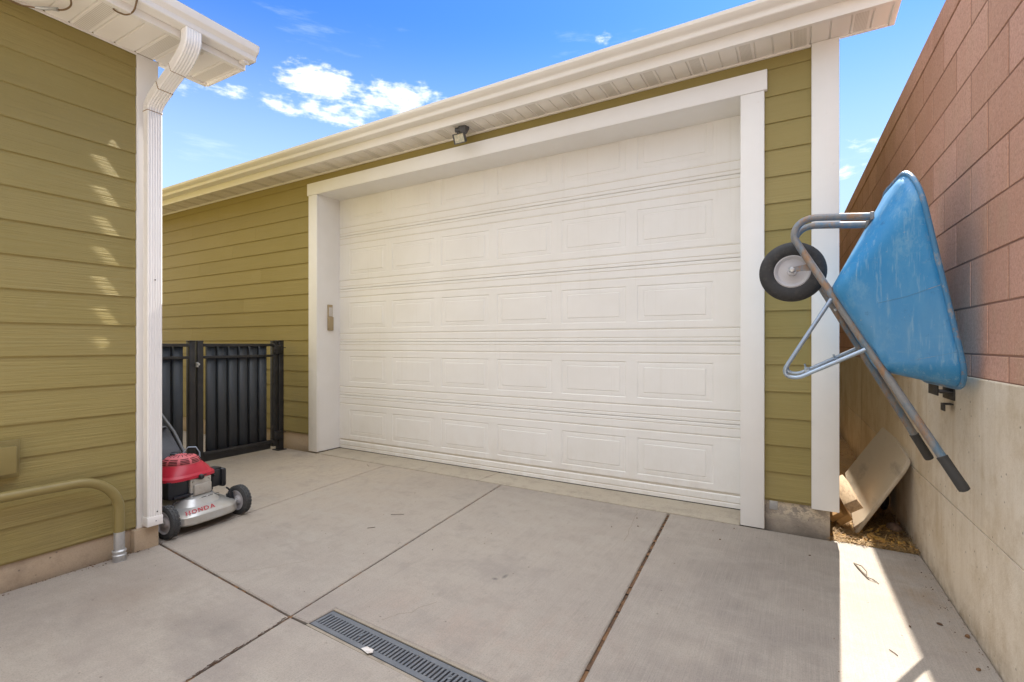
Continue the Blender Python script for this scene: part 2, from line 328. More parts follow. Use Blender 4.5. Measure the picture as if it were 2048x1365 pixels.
_m = Mat('dirt', (0.085, 0.055, 0.034), 0.95); _m.mix(_m.noise(14, 6, .7, .4, .7), (0.15, 0.095, 0.055), amt=.8); _m.mix(_m.noise(90, 4, .7, .5, .7), (0.035, 0.024, 0.016), amt=.6); _m.bump(_m.noise(40, 5, .7), .01, .6); M['dirt'] = _m.m
_m = Mat('dry_needles', (0.42, 0.25, 0.080), 0.8); _m.mix(_m.attr('tone'), (0.15, 0.075, 0.028)); _m.mix(_m.attr('hue'), (0.55, 0.40, 0.18), amt=.7); M['litter'] = _m.m
_m = Mat('straw_bounce_dirt', (0.42, 0.25, 0.085), 0.95); _m.mix(_m.noise(16, 6, .7, .4, .7), (0.28, 0.155, 0.055), amt=.7); _m.mix(_m.noise(90, 4, .7, .5, .7), (0.10, 0.06, 0.03), amt=.6); _m.bump(_m.noise(40, 5, .7), .01, .6); M['bounce_dirt'] = _m.m  # dirt brightened to a straw colour to bounce warm light in the gap
_m = Mat('yellow_leaf', (0.50, 0.28, 0.05), 0.75); _m.mix(_m.attr('tone'), (0.24, 0.11, 0.035)); M['leaf'] = _m.m
_m = Mat('brown_debris', (0.075, 0.042, 0.026), 0.85); _m.mix(_m.attr('tone'), (0.17, 0.085, 0.035)); M['debris'] = _m.m
_m = Mat('lumber', (0.47, 0.27, 0.095), 0.75); _m.mix(_m.noise((50, 6, 50), 5, .65, .4, .75), (0.34, 0.175, 0.06), amt=.7); _m.bump(_m.noise((70, 6, 70), 4), .001, .4); M['lumber'] = _m.m
_m = Mat('weathered_lumber', (0.50, 0.36, 0.22), 0.8); _m.mix(_m.noise((60, 4, 60), 5, .7, .45, .7), (0.24, 0.15, 0.085), amt=.75); M['lumber_w'] = _m.m
_m = Mat('weathered_board', (0.46, 0.375, 0.27), 0.6); _m.mix(_m.noise((3, 0.9, 3), 5, .65, .4, .75), (0.53, 0.45, 0.34), amt=.6); _m.mix(_m.noise((6, 1.6, 6), 5, .6, .56, .68), (0.21, 0.165, 0.125), amt=.6); _m.mix(_m.noise(22, 5, .7, .62, .8), (0.25, 0.20, 0.15), amt=.4); M['board'] = _m.m
_m = Mat('rock', (0.24, 0.15, 0.10), 0.9); _m.mix(_m.noise(30, 5, .7, .4, .7), (0.14, 0.09, 0.065), amt=.7); _m.bump(_m.noise(40, 4), .004, .5); M['rock'] = _m.m
M['lamp_body'] = Mat('grey_lamp_housing', (0.085, 0.085, 0.088), 0.45).m
_m = Mat('lamp_glass', (0.42, 0.42, 0.36), 0.12, spec=0.8); _m.mix(_m.noise(60, 3, .6, .45, .65), (0.62, 0.56, 0.46)); M['lamp_glass'] = _m.m
M['keypad'] = Mat('tan_keypad', (0.36, 0.28, 0.165), 0.55).m
M['keypad_face'] = Mat('pale_keypad_buttons', (0.56, 0.53, 0.50), 0.5).m
M['dark_gap'] = Mat('rubber_seal', (0.03, 0.027, 0.024), 0.8).m
M['cable'] = Mat('brown_cable', (0.17, 0.105, 0.05), 0.6).m
M['shingle'] = Mat('brown_shingle', (0.12, 0.10, 0.085), 0.9).m
_m = Mat('paper_scrap', (0.62, 0.58, 0.55), 0.8); _m.mix(_m.noise(60, 4, .7, .5, .7), (0.35, 0.31, 0.28)); M['paper'] = _m.m
M['twig'] = Mat('grey_twig', (0.13, 0.10, 0.07), 0.85).m
_m = Mat('hook_iron', (0.05, 0.045, 0.042), 0.55, 0.4); _m.mix(_m.noise(50, 4, .7, .5, .75), (0.12, 0.075, 0.045), amt=.6); M['hook'] = _m.m

# ------------------------------------------------------------------ mesh helpers
class MB:
    def __init__(s):
        s.bm = bmesh.new()
        s.tone = s.bm.faces.layers.float.new('tone'); s.hue = s.bm.faces.layers.float.new('hue')
    def face(s, pts, mi=0, tone=0.0, smooth=False, hue=0.0):
        f = s.bm.faces.new([s.bm.verts.new(p) for p in pts]); f.material_index = mi; f[s.tone] = tone; f[s.hue] = hue; f.smooth = smooth
        return f
    def box(s, x0, x1, y0, y1, z0, z1, bev=0.0, mi=0, tone=0.0, mat=None):
        g = bmesh.ops.create_cube(s.bm, size=1.0)
        vs = g['verts']
        T = Matrix.Translation(((x0 + x1) / 2, (y0 + y1) / 2, (z0 + z1) / 2)) @ Matrix.Diagonal((x1 - x0, y1 - y0, z1 - z0, 1))
        bmesh.ops.transform(s.bm, matrix=T, verts=vs)
        fs = set(f for v in vs for f in v.link_faces)
        if bev > 0:
            es = list(set(e for v in vs for e in v.link_edges))
            r = bmesh.ops.bevel(s.bm, geom=es, offset=bev, segments=2, profile=0.5, affect='EDGES')
            fs = set(r['faces']) | set(f for f in fs if f.is_valid)
            vs = list(set(v for f in fs for v in f.verts))
            fs = set(f for v in vs for f in v.link_faces)
        for f in fs: f.material_index = mi; f[s.tone] = tone
        if mat is not None: bmesh.ops.transform(s.bm, matrix=mat, verts=list(vs))
        return vs
    def rings(s, loops, closed=True, cap0=False, cap1=False, mi=0, smooth=True, tone=0.0):
        vv = [[s.bm.verts.new(p) for p in lp] for lp in loops]
        n = len(vv[0]); out = []
        for a, b in zip(vv[:-1], vv[1:]):
            for i in range(n if closed else n - 1):
                j = (i + 1) % n
                f = s.bm.faces.new((a[i], a[j], b[j], b[i])); out.append(f)
        if cap0: out.append(s.bm.faces.new(list(reversed(vv[0]))))
        if cap1: out.append(s.bm.faces.new(vv[-1]))
        for f in out: f.material_index = mi; f.smooth = smooth; f[s.tone] = tone
        return out
    def tube(s, path, r, n=12, mi=0, caps=True, closed=False):
        P = [Vector(p) for p in path]; m = len(P); loops = []
        t0 = (P[1] - P[0]).normalized()
        up = Vector((0, 0, 1)) if abs(t0.z) < 0.9 else Vector((0, 1, 0))
        nrm = (up - t0 * up.dot(t0)).normalized()
        for i, p in enumerate(P):
            if closed: t = (P[(i + 1) % m] - P[i - 1]).normalized()
            elif i == 0: t = t0
            elif i == m - 1: t = (P[i] - P[i - 1]).normalized()
            else: t = ((P[i + 1] - p).normalized() + (p - P[i - 1]).normalized()).normalized()
            nrm = (nrm - t * nrm.dot(t)).normalized(); b = t.cross(nrm)
            rr = r[i] if isinstance(r, (list, tuple)) else r
            loops.append([p + (nrm * math.cos(2 * math.pi * k / n) + b * math.sin(2 * math.pi * k / n)) * rr for k in range(n)])
        if closed: loops.append(loops[0])
        return s.rings(loops, True, caps and not closed, caps and not closed, mi)
    def lathe(s, prof, o, axis, n=32, mi=0, closed_prof=False):
        o = Vector(o); a = Vector(axis).normalized()
        u = (Vector((0, 0, 1)) if abs(a.z) < 0.9 else Vector((1, 0, 0))); u = (u - a * u.dot(a)).normalized(); w = a.cross(u)
        loops = []
        for k in range(n):
            th = 2 * math.pi * k / n; d = u * math.cos(th) + w * math.sin(th)
            loops.append([o + a * h + d * r for (h, r) in prof])
        loops.append(loops[0])
        return s.rings(loops, closed_prof, mi=mi)
    def prism(s, poly, axis, a0, a1, mi=0, smooth=False, caps=True):
        """poly of 2-D points in the plane perpendicular to axis; extruded a0..a1"""
        def P(p, t):
            return {0: (t, p[0], p[1]), 1: (p[0], t, p[1]), 2: (p[0], p[1], t)}[axis]
        return s.rings([[P(p, a0) for p in poly], [P(p, a1) for p in poly]], True, caps, caps, mi, smooth)
    def obj(s, name, mats, parent=None, loc=None, sharp=32, smooth=True, solid=None, weld=True):
        if weld: bmesh.ops.remove_doubles(s.bm, verts=s.bm.verts, dist=1e-5)
        bmesh.ops.recalc_face_normals(s.bm, faces=s.bm.faces)
        off = Vector(loc) if loc is not None else (Vector(parent['o']) if parent is not None else Vector((0, 0, 0)))
        bmesh.ops.translate(s.bm, vec=-off, verts=s.bm.verts)
        if smooth:
            for f in s.bm.faces: f.smooth = True
        me = bpy.data.meshes.new(name); s.bm.to_mesh(me); s.bm.free()
        if smooth: me.set_sharp_from_angle(angle=R(sharp))
        for m in (mats if isinstance(mats, (list, tuple)) else [mats]): me.materials.append(M[m])
        o = bpy.data.objects.new(name, me); S.collection.objects.link(o)
        o['o'] = tuple(off)
        if parent is not None: o.parent = parent; o.location = off - Vector(parent['o'])
        else: o.location = off
        if solid:
            md = o.modifiers.new('thickness', 'SOLIDIFY'); md.thickness = solid; md.offset = 0
        return o
def tag(o, label, cat, group=None):
    o['label'] = label; o['category'] = cat
    if group: o['group'] = group
    return o
def thing(name, label, cat, loc, group=None):
    o = bpy.data.objects.new(name, None); S.collection.objects.link(o)
    o.location = loc; o['o'] = tuple(loc); o.empty_display_size = 0.1
    return tag(o, label, cat, group)
def struct(name, mb, mats, kind='structure', **k):
    o = mb.obj(name, mats, **k); o['kind'] = kind; return o
def spline(P, n=6):
    P = [Vector(p) for p in P]; out = []
    for i in range(len(P) - 1):
        a, b_, c, d = P[max(i - 1, 0)], P[i], P[i + 1], P[min(i + 2, len(P) - 1)]
        for k in range(n):
            t_ = k / n; out.append(.5 * ((2 * b_) + (c - a) * t_ + (2 * a - 5 * b_ + 4 * c - d) * t_ ** 2 + (3 * b_ - a - 3 * c + d) * t_ ** 3))
    return out + [P[-1]]
def arc(c, r, a0, a1, n):
    return [(c[0] + r * math.cos(a0 + (a1 - a0) * i / n), c[1] + r * math.sin(a0 + (a1 - a0) * i / n)) for i in range(n + 1)]

# ------------------------------------------------------------------ key planes
GX0, GX1 = -12.0, 0.207            # garage ends
SY = 3.70                          # garage siding tip plane
DY = 3.99                          # garage door plane
OPL, OPR, OPZ = -4.705, -0.355, 2.922
HX = -3.430                        # house siding tip plane
HY = 1.515                         # house corner
def wx(y): return 0.719 - 0.0302 * y   # retaining wall face

# ------------------------------------------------------------------ ground and driveway
b = MB(); b.face([(-300, -300, -0.06), (300, -300, -0.06), (300, 300, -0.06), (-300, 300, -0.06)])
struct('ground', b, 'dirt', smooth=False)

def slab(b, poly, z1=0.0, z0=-0.05, bev=0.006):
    n = len(poly); c = Vector((sum(p[0] for p in poly) / n, sum(p[1] for p in poly) / n))
    # inset for the bevelled arris
    ins = []
    P = [Vector(p) for p in poly]
    for i in range(n):
        a, q, d = P[i - 1], P[i], P[(i + 1) % n]
        n1 = Vector((-(q - a).y, (q - a).x)).normalized(); n2 = Vector((-(d - q).y, (d - q).x)).normalized()
        k = (n1 + n2); k = k / max(0.3, k.dot(n1)); ins.append(q + k * bev)
    b.rings([[(p.x, p.y, z0) for p in P], [(p.x, p.y, z1 - bev * .8) for p in P], [(p.x, p.y, z1) for p in ins]], True, False, True, smooth=False)
def jB(y): return -2.271 + (3.705 - y) * (0.271 / 2.285)      # long joint, left of centre
def jC(y): return -0.829 + (3.674 - y) * (0.134 / 1.999)
def jD(y): return -3.638 + (3.670 - y) * (0.208 / 2.146)
def jA(x): return 1.524 - (x + 3.43) * 0.0735                   # cross joint running to the drain
def dr0(x): return 1.424 - (x + 1.866) * 0.050                  # drain front edge
def dr1(x): return 1.552 - (x + 1.866) * 0.048
G = 0.0055
YA = 3.672                                                      # apron edge
b = MB()
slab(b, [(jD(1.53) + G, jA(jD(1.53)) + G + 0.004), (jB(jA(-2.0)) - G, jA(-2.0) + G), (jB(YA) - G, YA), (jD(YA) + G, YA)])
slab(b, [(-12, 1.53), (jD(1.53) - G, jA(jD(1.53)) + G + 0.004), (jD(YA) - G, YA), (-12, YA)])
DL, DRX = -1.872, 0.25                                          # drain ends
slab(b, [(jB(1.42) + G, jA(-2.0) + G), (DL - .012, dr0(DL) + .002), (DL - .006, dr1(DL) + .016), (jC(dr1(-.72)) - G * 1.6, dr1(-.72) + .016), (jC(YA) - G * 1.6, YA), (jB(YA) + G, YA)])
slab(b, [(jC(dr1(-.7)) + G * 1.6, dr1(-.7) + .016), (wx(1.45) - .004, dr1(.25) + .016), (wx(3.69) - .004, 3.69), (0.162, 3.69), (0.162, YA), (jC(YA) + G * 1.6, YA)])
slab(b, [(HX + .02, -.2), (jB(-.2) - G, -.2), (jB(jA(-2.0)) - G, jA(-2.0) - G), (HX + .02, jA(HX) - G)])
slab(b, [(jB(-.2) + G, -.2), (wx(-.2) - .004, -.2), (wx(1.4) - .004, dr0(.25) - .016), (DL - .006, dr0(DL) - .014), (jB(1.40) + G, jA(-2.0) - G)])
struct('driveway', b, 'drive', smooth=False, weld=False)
b = MB(); slab(b, [(HX + .02, -16.0), (wx(-14) - .004, -16.0), (wx(-.2) - .004, -.2 - 2 * G), (HX + .02, -.2 - 2 * G)])
struct('rear_bounce_driveway', b, 'bounce_conc', smooth=False, weld=False)  # unseen driveway behind the camera, made pale to bounce sun into the shade
# apron strip under the garage door
b = MB(); slab(b, [(-4.70, YA + .004), (-2.52, YA + .004), (-2.46, 4.2), (-4.70, 4.2)], 0.006); slab(b, [(-2.512, YA + .004), (-0.36, YA + .004), (-0.36, 4.2), (-2.452, 4.2)], 0.006)
struct('garage_apron', b, 'apron', smooth=False, weld=False)
# dirt packed in the joints
b = MB()
def joint_fill(p, q, w, z):
    p, q = Vector(p), Vector(q); d = (q - p).normalized(); n = Vector((-d.y, d.x)) * w
    k = int((q - p).length / 0.035); prev = None
    for i in range(k):
        a, c = p.lerp(q, i / k), p.lerp(q, (i + 1) / k); zz = z + random.uniform(-.006, .005)
        b.face([(a.x - n.x, a.y - n.y, zz), (a.x + n.x, a.y + n.y, zz), (c.x + n.x, c.y + n.y, zz), (c.x - n.x, c.y - n.y, zz)], tone=random.random())
joint_fill((jB(-.2), -.2), (jB(YA), YA), .012, -.010)
joint_fill((jC(1.55), 1.55), (jC(YA), YA), .015, -.010)
joint_fill((jD(1.53), 1.53), (jD(YA), YA), .010, -.012)
joint_fill((HX, jA(HX)), (-2.0, jA(-2.0)), .010, -.010)
def crack(P, w):
    for a, c in zip(P[:-1], P[1:]):
        a, c = Vector(a), Vector(c); n = Vector((-(c - a).y, (c - a).x)).normalized() * w
        b.face([(a.x - n.x, a.y - n.y, .0006), (a.x + n.x, a.y + n.y, .0006), (c.x + n.x, c.y + n.y, .0006), (c.x - n.x, c.y - n.y, .0006)], tone=.6)
for P0, P1, nn in (((-2.62, 1.55), (-2.40, 1.86), 9), ((-2.75, 1.47), (-2.62, 1.55), 4), ((-1.05, 3.66), (-.95, 3.02), 12), ((-1.62, 1.60), (-1.50, 1.85), 6)):
    crack([(P0[0] + (P1[0] - P0[0]) * i / nn + random.gauss(0, .006), P0[1] + (P1[1] - P0[1]) * i / nn + random.gauss(0, .004)) for i in range(nn + 1)], .0006)
o = b.obj('joint_dirt', 'debris', smooth=False, weld=False); o['kind'] = 'stuff'

# ------------------------------------------------------------------ lap siding helper
def laps(b, axis, z0, ex, n, segs, tip, sgn, thick=0.011, ztop=None):
    """segs(z_lo, z_hi) -> list of (u0, u1); the boards' tips lie at depth `tip`, outside is sgn"""
    for i in range(n):
        zl, zh = z0 + i * ex, z0 + (i + 1) * ex + 0.004
        if ztop: zh = min(zh, ztop)
        if zh <= zl: continue
        tr = 0.0085 * (1 - (zh - zl) / (ex + .004)) if zh - zl < ex else 0.0
        for (u0, u1) in segs(zl, zh):
            cuts = [u0]; x = u0 + random.uniform(1.2, 3.4)
            while x < u1 - .8: cuts.append(x); x += random.uniform(2.6, 3.66)
            cuts.append(u1)
            for a, c in zip(cuts[:-1], cuts[1:]):
                t = random.random(); a2 = a + (0.001 if a > u0 else 0); c2 = c - (0.001 if c < u1 else 0)
                dz = random.uniform(-.0012, .0012)
                top = tip - sgn * (0.0085 - tr); bot = tip; back = tip - sgn * (thick + .004)
                def P(u, d, z): return (u, d, z) if axis == 0 else (d, u, z)
                prof = [(back, zl + dz), (bot - sgn * .0012, zl + dz), (bot, zl + .002 + dz), (top, zh), (back, zh)]
                b.rings([[P(a2, d, z) for d, z in prof], [P(c2, d, z) for d, z in prof]], True, True, True, smooth=False, tone=t)

# ------------------------------------------------------------------ garage
garage = thing('garage', 'olive lap sided garage with a wide white panelled door and white eave', 'garage', (-2.5, 3.8, 0))
b = MB(); EX = 0.1785
def gsegs(zl, zh):
    if zl < 2.95: return [(GX0, OPL - .04), (OPR + .04, 0.075)]
    return [(GX0, 0.075)]
laps(b, 0, 0.205, EX, 17, gsegs, SY, -1, ztop=3.16)
for x0, x1, z0, z1 in ((GX0, OPL - .03, .19, 3.16), (OPR + .03, .19, .19, 3.16), (OPL - .03, OPR + .03, 2.98, 3.16)):
    b.box(x0, x1, SY + .010, SY + .14, z0, z1)
b.box(.075, .19, SY + .14, 10.4, .19, 3.2); b.box(GX0, GX0 + .12, SY + .14, 10.4, .19, 3.2); b.box(GX0 + .12, .075, 10.28, 10.4, .19, 3.2)
for xg in (.08, GX0):
    b.prism([(SY + .14, 3.2), (10.4, 3.2), (7.05, 5.2)], 0, xg, xg + .11)
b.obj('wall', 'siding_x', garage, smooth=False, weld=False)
b = MB()
b.box(OPR + .13, .160, SY + .022, SY + .22, -.05, .200, .006)
b.box(.0, .157, SY + .2, 10.4, -.05, .196)
b.obj('foundation', 'footing', garage)
b = MB(); b.box(GX0, OPL - .1, SY + .022, SY + .2, -.05, .200, .006); b.obj('foundation', 'footing_tan', garage)
b = MB(); b.box(-.182, -.134, SY + .0185, SY + .0215, .128, .204, .001); b.obj('flashing_plate', 'galv', garage)
b = MB()
b.box(.058, .207, SY - .020, SY + .012, .180, 3.152, .003)
b.box(.183, .205, SY + .012, SY + .14, .182, 3.15, .002)
b.obj('corner_board', 'white_v', garage)
# door casing: two legs, header with ears, reveals
b = MB()
b.box(OPL - .143, OPL, SY - .028, SY + .004, .012, 2.9205, .003)
b.box(OPL - .028, OPL - .0005, SY + .0035, DY + .06, .014, 2.95)
b.obj('door_casing', 'white_v', garage)
b = MB()
b.box(OPR, OPR + .145, SY - .028, SY + .004, .004, 2.9205, .003)
b.box(OPR + .0005, OPR + .028, SY + .0035, DY + .06, .014, 2.95)
b.obj('door_casing', 'white_v', garage)
b = MB()
b.box(OPL - .160, OPR + .162, SY - .034, SY + .004, 2.921, 3.056, .003)
b.box(OPL - .03, OPR + .03, SY + .004, DY + .06, 2.9225, 2.97)
b.obj('header', 'white_h', garage)
# the door: five sections
SH = 0.621
door = None
def prof_line(b, xs0, xs1, zs):
    for (z0, d0), (z1, d1) in zip(zs[:-1], zs[1:]):
        b.face([(xs0, DY + d0, z0), (xs1, DY + d0, z0), (xs1, DY + d1, z1), (xs0, DY + d1, z1)], mi=1 if min(d0, d1) > .0028 else 0)
def door_section(i):
    b = MB(); z = 0.012 + i * SH
    x0, x1 = OPL - .02, OPR + .02
    lo = [(z, .012), (z + .001, .004), (z + .006, 0), (z + .026, 0), (z + .029, .003), (z + .033, .003), (z + .036, 0), (z + .092, 0), (z + .096, .0042), (z + .101, .0042), (z + .110, 0), (z + .125, 0)]
    hi = [(z + .500, 0), (z + .516, 0), (z + .520, .0042), (z + .525, .0042), (z + .534, 0), (z + .586, 0), (z + .589, .003), (z + .593, .003), (z + .596, 0), (z + .614, 0), (z + .619, .004), (z + .620, .012)]
    if i == 0: lo = [(z, .012), (z + .001, 0), (z + .030, 0), (z + .033, .003), (z + .040, .003), (z + .044, 0), (z + .085, 0), (z + .092, .010), (z + .108, .006), (z + .114, 0), (z + .125, 0)]
    if z + .6 > 2.95: hi = [(z + .500, 0), (z + .514, 0), (z + .52, .008)]
    prof_line(b, x0, x1, lo); prof_line(b, x0, x1, hi)
    zb, zt = z + .125, z + .500
    pz0, pz1 = z + .160, z + .456
    xs = [-4.535 + .676 * k for k in range(6)]
    cuts = [x0]
    for p in xs: cuts += [p, p + .582]
    cuts.append(x1)
    for a, c in zip(cuts[0::2], cuts[1::2]):
        for q0, q1 in ((zb, pz0), (pz0, pz1), (pz1, zt)): b.face([(a, DY, q0), (c, DY, q0), (c, DY, q1), (a, DY, q1)])
    for p in xs:
        q = p + .582
        b.face([(p, DY, zb), (q, DY, zb), (q, DY, pz0), (p, DY, pz0)]); b.face([(p, DY, pz1), (q, DY, pz1), (q, DY, zt), (p, DY, zt)])
        rg = []
        for ins, d in ((0, 0), (.004, .0042), (.012, .0042), (.018, .0028), (.048, .0018), (.0515, .0042), (.056, .0006), (.062, -.0004)):
            iz = ins * .84
            rg.append([(p + ins, DY + d, pz0 + iz), (q - ins, DY + d, pz0 + iz), (q - ins, DY + d, pz1 - iz), (p + ins, DY + d, pz1 - iz)])
        b.rings(rg, True, False, True, smooth=False)
    b.box(x0, x1, DY + .014, DY + .045, z + .001, z + SH - .004)
    return b
doorE = bpy.data.objects.new('garage_door', None)
b = MB(); b.box(OPL - .01, OPR + .01, DY + .001, DY + .03, .004, .013)
doorE = b.obj('garage_door', 'dark_gap', garage)
for i in range(5):
    b = door_section(i); b.obj('door_section', ['door', 'door_groove'], doorE, smooth=False)
# eave: soffit with every third strip perforated, fascia, gutter
def soffit(b, axis, u0, u1, v0, v1, z, first, pitch=.1035, perf=0):
    """strips run across v; grooves repeat along u; perf = index (mod 3) of the perforated strip"""
    def P(u, v, zz): return (u, v, zz) if axis == 0 else (v, u, zz)
    k0 = int(math.floor((u0 - first) / pitch)); u = first + k0 * pitch; k = k0
    while u < u1:
        a, c = max(u, u0), min(u + pitch, u1)
        if c - a > .003:
            g = .007
            mi = 1 if (k % 3) == perf else 0
            pts = [(a, z), (a + g * .5, z + .009), (a + g, z + .009), (a + g * 1.6, z), (c, z)]
            for j, ((ua, za), (ub, zb)) in enumerate(zip(pts[:-1], pts[1:])):
                if ub <= ua: continue
                if j == 3 and mi == 1:
                    m0, m1 = ua + .010, ub - .014
                    for e0, e1, mm in ((ua, m0, 0), (m0, m1, 1), (m1, ub, 0)):
                        b.face([P(e0, v0, za), P(e1, v0, za), P(e1, v1, za), P(e0, v1, za)], mi=mm)
                else: b.face([P(ua, v0, za), P(ub, v0, zb), P(ub, v1, zb), P(ua, v1, za)])
        u += pitch; k += 1
ER = 0.484; SZ = 3.150
b = MB(); soffit(b, 0, GX0 - .3, ER - .03, 3.455, 3.705, SZ + .004, -.369, .1038, 0)
b.box(GX0 - .3, .18, 3.456, 3.85, SZ + .016, SZ + .03); b.box(.1805, ER - .034, 3.456, 3.686, SZ + .016, SZ + .03)
b.obj('soffit', ['soffit', 'perf'], garage, smooth=False, weld=False)
b = MB()
b.prism([(3.440, SZ - .004), (3.470, SZ - .004), (3.470, SZ + .002), (3.452, SZ + .002), (3.452, 3.29), (3.440, 3.29)], 0, GX0 - .3, ER)
b.box(GX0 - .3, .055, 3.688, SY + .008, SZ - .010, SZ + .004, .001)
b.box(.2095, ER - .0305, 3.688, 3.707, SZ - .004, SZ + .012, .001)
b.box(ER - .030, ER - .0005, 3.4535, 3.7075, SZ - .0045, 3.30, .002)
b.obj('fascia', 'metal_white', garage)
b = MB()
gp = [(3.438, 3.222), (3.362, 3.222), (3.356, 3.226), (3.353, 3.236), (3.352, 3.248), (3.346, 3.256), (3.332, 3.263), (3.318, 3.272), (3.308, 3.284), (3.304, 3.297), (3.302, 3.304), (3.308, 3.306),
      (3.311, 3.300), (3.314, 3.288), (3.323, 3.277), (3.336, 3.268), (3.349, 3.260), (3.356, 3.250), (3.357, 3.238), (3.364, 3.227), (3.434, 3.227), (3.434, 3.30), (3.438, 3.30)]
b.prism(gp, 0, GX0 - .3, ER + .01, smooth=True)
b.obj('gutter', 'metal_white', garage, sharp=20)
b = MB()
RS = 0.60
b.prism([(3.42, 3.300), (7.05, 3.300 + RS * 3.63), (10.75, 3.300), (10.75, 3.32), (7.05, 3.345 + RS * 3.63), (3.40, 3.335)], 0, GX0 - .3, .215)
b.prism([(3.42, 3.300), (3.708, 3.300), (3.708, 3.42), (3.40, 3.335)], 0, .215, ER - .005)
b.obj('roof', 'shingle', garage, smooth=False)

# ------------------------------------------------------------------ house on the left
house = thing('house', 'olive lap sided house end with white corner board, gutter and downspout', 'house', (HX, 1.45, 0))
house.rotation_euler.z = R(1.0)
HEX = 0.1718; HSZ = 2.968; HB = -9.0
b = MB()
laps(b, 1, 0.139, HEX, 17, lambda zl, zh: [(HB, 1.402)], HX, 1, ztop=2.985)
laps(b, 0, 0.139, HEX, 17, lambda zl, zh: [(-12.0, HX - .11)], HY - .006, 1, ztop=2.985)
b.box(-12.0, HX - .012, HB, HY - .018, .13, 2.99)
b.prism([(-12.0, 2.99), (HX - .012, 2.99), (-7.7, 5.0)], 1, HB, HY - .018)
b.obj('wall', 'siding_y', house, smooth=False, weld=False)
b = MB(); b.box(-11.9, HX - .016, HB, HY - .024, -.05, .150, .006)
b.box(HX - .024, HX + .030, 1.38, 1.512, -.05, .128, .008)
b.obj('foundation', 'footing_tan', house)
b = MB()
b.box(HX - .018, HX + .006, 1.405, HY + .004, .128, 2.972, .002)
b.box(HX - .12, HX - .018, HY - .018, HY + .004, .128, 2.972, .002)
b.obj('corner_board', 'white_v', house)
SE = 1.815; SO = -3.005
b = MB(); soffit(b, 1, HB, SE - .012, SO - .012, HX + .01, HSZ + .004, 1.079, .1028, 0)
b.box(HX + .0, SO - .012, HB, SE - .01, HSZ + .016, HSZ + .03)
b.obj('soffit', ['soffit', 'perf'], house, smooth=False, weld=False)
b = MB()
b.prism([(SO, HSZ - .016), (SO - .028, HSZ - .016), (SO - .028, HSZ - .010), (SO - .012, HSZ - .010), (SO - .012, 3.10), (SO, 3.10)], 1, HB, SE)
b.box(HX + .002, HX + .012, HB, 1.404, HSZ - .008, HSZ + .004, .001)
b.box(HX - .02, HX + .012, 1.5205, SE, HSZ - .006, HSZ + .05, .002)
b.box(HX + .013, SO - .0285, SE - .014, SE, HSZ - .014, 3.08, .002)
b.obj('fascia', 'metal_white', house)
b = MB()
gh = [(0.002, 2.992), (0.070, 2.992), (0.076, 2.997), (0.078, 3.010), (0.080, 3.020), (0.090, 3.030), (0.102, 3.040), (0.108, 3.054), (0.110, 3.074), (0.112, 3.080), (0.106, 3.081),
      (0.103, 3.074), (0.101, 3.056), (0.096, 3.046), (0.084, 3.036), (0.074, 3.026), (0.072, 3.012), (0.069, 2.998), (0.006, 2.998), (0.006, 3.076), (0.002, 3.076)]
b.prism([(SO + x, z) for x, z in gh], 1, HB, SE + .02, smooth=True)
b.prism([(SO + x, z) for x, z in gh[:10]] + [(SO + .002, 3.078)], 1, SE + .017, SE + .021)
b.box(SO + .004, SO + .05, SE - .045, SE - .01, 2.972, 2.991, .002)
b.obj('gutter', 'metal_white', house, sharp=20)
b = MB(); b.prism([(SO + .02, 3.085), (-7.7, 3.085 + .45 * 4.7), (-12.4, 3.085), (-12.4, 3.10), (-7.7, 3.115 + .45 * 4.7), (SO + .03, 3.10)], 1, HB, SE)
b.obj('roof', 'shingle', house, smooth=False)
# downspout: ribbed rectangular pipe swept along its elbows
def ds_section(hw=.040, hd=.029):
    pts = []
    ribs = 5
    def side(p, q, nrm, n, amp):
        out = []
        for k in range(n):
            for f, a in ((0.0, 0), (.25, amp), (.55, amp), (.8, 0)):
                t = (k + f) / n; out.append((p[0] + (q[0] - p[0]) * t + nrm[0] * a, p[1] + (q[1] - p[1]) * t + nrm[1] * a))
        return out
    c = .006
    pts += side((hd, -hw + c), (hd, hw - c), (1, 0), ribs, -.0022)       # outer face
    pts += [(hd, hw - c), (hd - c, hw)]
    pts += side((hd - c, hw), (-hd + c, hw), (0, 1), 3, -.0018)
    pts += [(-hd + c, hw), (-hd, hw - c), (-hd, -hw + c), (-hd + c, -hw)]
    pts += side((-hd + c, -hw), (hd - c, -hw), (0, -1), 3, -.0018)
    pts += [(hd - c, -hw)]
    return pts
def ds_sweep(b, path, sec, yc, scale=1.0, crimp=None):
    loops = []
    P = [Vector((p[0], p[1])) for p in path]
    for i, p in enumerate(P):
        t = (P[min(i + 1, len(P) - 1)] - P[max(i - 1, 0)]).normalized()
        n = Vector((t.y, -t.x))
        s = scale * (crimp(i) if crimp else 1.0)
        loops.append([(p.x + n.x * d * s, yc + w * s, p.y + n.y * d * s) for d, w in sec])
    b.rings(loops, True, True, True)
YD = 1.470; XD = HX + .0465
sec = ds_section()
b = MB(); ds_sweep(b, [(XD, .172), (XD, .2), (XD, 1.4), (XD, 2.66)], sec, YD)
dsp = b.obj('downspout', 'downspout', house, sharp=35)
def elbow(p0, d0, p1, d1, n):
    out = []
    for i in range(n + 1):
        t = i / n; h00 = 2*t**3-3*t*t+1; h10 = t**3-2*t*t+t; h01 = -2*t**3+3*t*t; h11 = t**3-t*t
        out.append(tuple(h00*a + h10*da + h01*c + h11*dc for a, da, c, dc in zip(p0, d0, p1, d1)))
    return out
